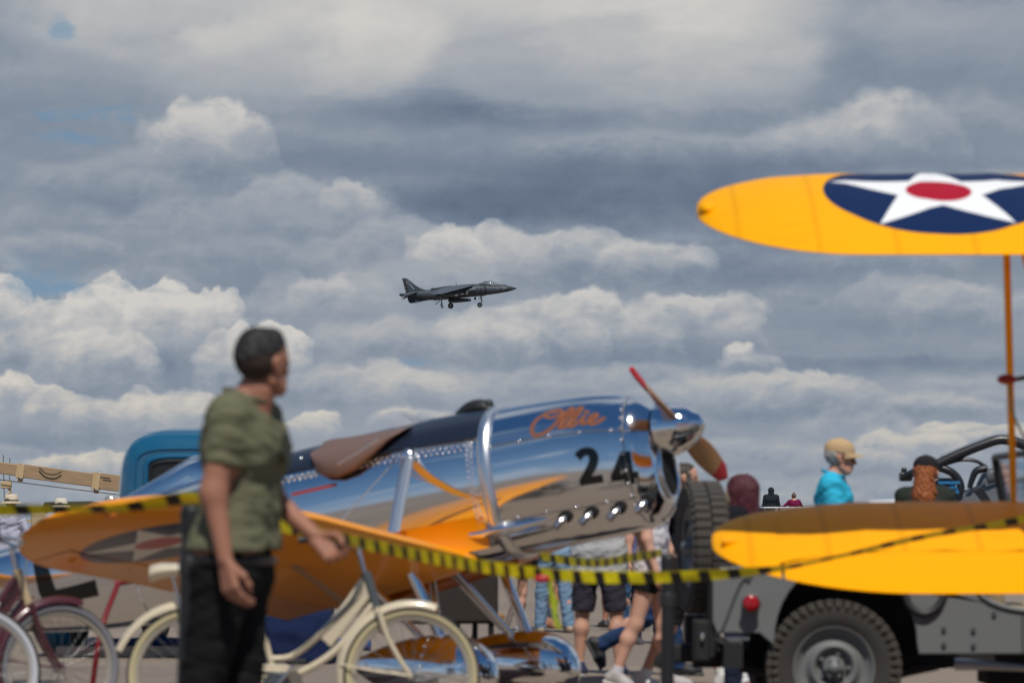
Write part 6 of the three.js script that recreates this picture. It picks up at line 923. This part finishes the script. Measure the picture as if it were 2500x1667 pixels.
{
  // grey jet with its canopy raised, right
  const d = 44, Q = (px, py, z = 0) => { const p = at(px, py, d - z); return [p.x, p.y, p.z]; }, o0 = at(2400, 1285, d), o = thing('parked_jet', 'parked grey jet with its cockpit canopy raised, behind the yellow wing', 'jet', [o0.x, 0, -d]);
  const L = (px, py, z = 0) => { const q = Q(px, py, z); return [q[0] - o0.x, q[1], q[2] + d]; }, G = M(0.13, 0.145, 0.155, 0.45), GD = M(0.085, 0.094, 0.105, 0.5), K = M(0.014, 0.015, 0.02, 0.35);
  part(o, 'fuselage', loft([[2120, 1236, 1330, 0.05], [2200, 1226, 1350, 0.35], [2290, 1218, 1370, 0.5], [2370, 1192, 1380, 0.6], [2420, 1172, 1385, 0.7], [2500, 1152, 1390, 0.75], [2700, 1140, 1390, 0.8], [3000, 1150, 1380, 0.7]].map(([px, t, b, w]) => { const y0 = at(0, b, d).y, y1 = at(0, t, d).y, x = L(px, t)[0]; return Array.from({ length: 30 }, (_, j) => { const a = j / 30 * 2 * Math.PI; return [x, (y0 + y1) / 2 + (y1 - y0) / 2 * Math.cos(a), w * Math.sin(a)]; }); })), GD);
  part(o, 'spine', loft([[2385, 1182, 0.05], [2398, 1155, 0.22], [2430, 1140, 0.32], [2480, 1128, 0.36], [2560, 1124, 0.34], [2700, 1140, 0.2]].map(([px, t, w]) => { const y0 = at(0, 1240, d).y, y1 = at(0, t, d).y, x = L(px, t)[0]; return Array.from({ length: 26 }, (_, j) => { const a = j / 26 * 2 * Math.PI; return [x, (y0 + y1) / 2 + (y1 - y0) / 2 * Math.cos(a), w * Math.sin(a)]; }); })), G);
  part(o, 'air_scoop', loft([[2408, 1160, 0.02], [2414, 1163, 0.09], [2440, 1158, 0.08], [2470, 1156, 0.02]].map(([px, py, r]) => { const [x, y] = L(px, py, 0.42); return Array.from({ length: 16 }, (_, j) => { const a = j / 16 * 2 * Math.PI; return [x, y + r * Math.cos(a), 0.42 + r * 0.6 * Math.sin(a)]; }); })), GD);
  for (const z of [0.36, -0.36]) {
    const c = part(o, 'canopy_rail', tube([L(2290, 1133, z), L(2340, 1110, z), L(2400, 1086, z), L(2440, 1074, z), L(2470, 1076, z), L(2500, 1086, z), L(2540, 1104, z)], 0.058, 10, 50), K);
    part(c, 'rail_fairing', tube([L(2302, 1133, z), L(2350, 1122, z), L(2385, 1126, z), L(2412, 1142, z)], (t) => 0.03 - 0.012 * t, 10, 30), K);
    part(o, 'windscreen_arch', tube([L(2207, 1166, z * 0.3), L(2235, 1152, z * 0.6), L(2275, 1140, z * 0.9), L(2315, 1148, z), L(2338, 1166, z), L(2347, 1190, z), L(2341, 1210, z)], 0.046, 10, 50), K);
    part(o, 'quarter_frame', tube([L(2411, 1142, z), L(2385, 1150, z), L(2374, 1172, z), L(2368, 1192, z)], (t) => 0.05 - 0.02 * t, 10, 30), K);
  }
  part(o, 'front_latch', [box(0.14, 0.1, 0.2, ...L(2212, 1164), 0.02), box(0.06, 0.16, 0.1, ...L(2208, 1158), 0.02)], K);
  part(o, 'canopy_glass', loft([[2300, 1131], [2400, 1088], [2460, 1078], [2530, 1100]].map(([px, py]) => Array.from({ length: 13 }, (_, j) => { const a = lerp(-1, 1, j / 12), [x, y] = L(px, py); return [x + 0.0, y + 0.1 * (1 - a * a), 0.36 * a]; })), { closed: false }), GLASS);
  part(o, 'windscreen_glass', loft([[2238, 1154, 0.25], [2290, 1146, 0.32], [2340, 1168, 0.35]].map(([px, py, w]) => Array.from({ length: 13 }, (_, j) => { const a = -1.45 + j / 12 * 2.9, [x, y] = L(px, py); return [x, y - 0.28 * (1 - Math.cos(a)), w * Math.sin(a)]; })), { closed: false }), GLASS);
  part(o, 'ejection_seat', [box(0.3, 0.36, 0.34, ...L(2300, 1205), 0.05), box(0.22, 0.16, 0.3, ...L(2285, 1222), 0.04)], K);
  part(o, 'blue_ladder', [tube([L(2300, 1180, 0.8), L(2330, 1216, 0.8)], 0.02, 8), tube([L(2322, 1178, 0.8), L(2338, 1200, 0.8)], 0.02, 8), box(0.24, 0.03, 0.08, ...L(2318, 1178, 0.8)), box(0.2, 0.02, 0.06, ...L(2316, 1190, 0.8)), box(0.2, 0.02, 0.06, ...L(2320, 1202, 0.8))], M(0.02, 0.16, 0.36, 0.5));
  part(o, 'dark_panel', extrude([[0, 0], [0.1, 0.05], [0.2, -0.12], [0.14, -0.16]], 0.02, 0.004).translate(...L(2378, 1200, 0.66)), K);
  for (const [x, z] of [[-0.6, 0], [2.2, 0.9], [2.2, -0.9]]) part(o, 'undercarriage', [tube([[x, 0.9, z], [x, 0.3, z]], 0.06, 10), new THREE.CylinderGeometry(0.28, 0.28, 0.18, 24).rotateX(Math.PI / 2).translate(x, 0.28, z)], GD);
}
{
  // a white car roof far off, timber and a tarpaulin on the apron, a red prop stand by the tail
  const d = 90, c = at(2185, 1300, d), car = thing('white_car', 'white car roof showing far behind the lower yellow wing', 'car', [c.x, 0, -d]), Wt = M(0.72, 0.73, 0.75, 0.25, 0, { clearcoat: 1 });
  const y = (py) => at(0, py, d).y;
  part(car, 'body', [box(3.6, 0.6, 1.7, 0.5, 0.75, 0, 0.12)], Wt);
  part(car, 'roof', loft([[-1.0, 1.0, 0.6], [-0.6, y(1219), 0.72], [0.1, y(1216), 0.76], [1.1, y(1217), 0.74], [1.9, 1.05, 0.6]].map(([x, t, w]) => Array.from({ length: 20 }, (_, j) => { const a = j / 20 * 2 * Math.PI, sp = (v) => Math.sign(v) * Math.abs(v) ** 0.5; return [x, lerp(0.9, t, 0.5 + 0.5 * sp(Math.cos(a))), w * sp(Math.sin(a))]; }))), Wt);
  for (const x of [-0.7, 1.7]) for (const z of [-0.75, 0.75]) part(car, 'wheel', new THREE.CylinderGeometry(0.32, 0.32, 0.22, 24).rotateX(Math.PI / 2).translate(x, 0.32, z), RUBBER);
  const tp = at(730, 1560, 31), tarp = thing('navy_tarpaulin', 'navy blue tarpaulin heaped over a box under the orange wing', 'tarpaulin', [tp.x, 0, -31]);
  part(tarp, 'cover', netMesh((x, yy, z) => { const q = [Math.abs(x) - 0.2, Math.abs(yy - 0.2) - 0.16, Math.abs(z) - 0.2], m = Math.hypot(Math.max(q[0], 0), Math.max(q[1], 0), Math.max(q[2], 0)) - 0.09; return m + 0.03 * noise(x * 9 + z * 4, yy * 7) + 0.5 * Math.max(0, yy - 0.3 - 0.25 * x) * 0.6; }, [-0.4, -0.02, -0.4], [0.4, 0.6, 0.4], 0.025), cloth(0.012, 0.02, 0.06));
  const rl = at(380, 1580, 34), roll = thing('blue_tarpaulin_roll', 'long blue tarpaulin roll lying on the apron beyond the bicycles', 'tarpaulin', [rl.x, 0, -34], 0.03);
  part(roll, 'roll', tube([[-0.7, 0.06, 0], [0, 0.07, 0.01], [1.1, 0.06, 0], [1.9, 0.05, 0]], (t) => 0.055 + 0.008 * Math.sin(30 * t), 14, 40), cloth(0.02, 0.06, 0.19));
  for (const x of [-0.3, 1.2]) part(roll, 'tie', new THREE.TorusGeometry(0.066, 0.006, 6, 20).rotateY(Math.PI / 2).translate(x, 0.063, 0), BLACK);
  const pl = at(370, 1600, 32.4), plank = thing('timber_plank', 'pale timber beam lying on the apron under the tail', 'beam', [pl.x, 0, -32.4], 0.02);
  part(plank, 'beam', box(1.6, 0.09, 0.14, 0, 0.05, 0, 0.01), M(0.45, 0.33, 0.25, 0.9, 0, { bumpMap: NOISE_FINE, bumpScale: 0.003 }));
  part(plank, 'chock', box(0.12, 0.12, 0.2, 0.6, 0.06, 0.2, 0.02), BLACK);
  const a = at(287, 1424, 24.2), b = at(244, 1546, 23.9), st = thing('red_prop_stand', 'thin red prop stand under the orange wing beside the lettering', 'stand', [b.x, 0, b.z]);
  part(st, 'strut', tube([a.clone().sub(st.position), b.clone().sub(st.position), [b.x - st.position.x - 0.06, 0.02, 0]], 0.018, 10, 20), M(0.16, 0.006, 0.01, 0.4));
  part(st, 'foot', box(0.22, 0.03, 0.22, -0.06, 0.015, 0, 0.008), RED);
  part(st, 'cross_pad', tube([[a.x - st.position.x - 0.02, a.y, a.z - st.position.z], [a.x - st.position.x + 0.16, a.y + 0.03, a.z - st.position.z]], 0.02, 8), M(0.2, 0.01, 0.015, 0.5));
  const eq = at(1145, 1500, 27.5), rk = thing('equipment_trolley', 'black trolley frame with a dark box behind the silver landing gear', 'trolley', [eq.x, 0, -27.5], 0.3);
  for (const x of [-0.14, 0.1]) for (const z of [-0.2, 0.2]) part(rk, 'upright', tube([[x, 0.08, z], [x * 1.1, 0.8, z]], 0.022, 8), BLACK);
  part(rk, 'box', box(0.62, 0.42, 0.5, -0.16, 0.62, 0, 0.03), M(0.03, 0.024, 0.02, 0.6));
  part(rk, 'shelf', box(0.5, 0.04, 0.46, -0.05, 0.46, 0, 0.01), M(0.3, 0.17, 0.06, 0.7));
  part(rk, 'tray', box(0.6, 0.05, 0.5, -0.05, 0.16, 0, 0.01), BLACK);
  for (const x of [-0.25, 0.2]) part(rk, 'castor', new THREE.CylinderGeometry(0.07, 0.07, 0.05, 20).rotateX(Math.PI / 2).translate(x, 0.07, 0.2), RUBBER);
}
scene.traverse((o) => { if (o.isMesh) { o.castShadow = o.name !== 'sky'; o.receiveShadow = true; } });
renderer.render(scene, camera);
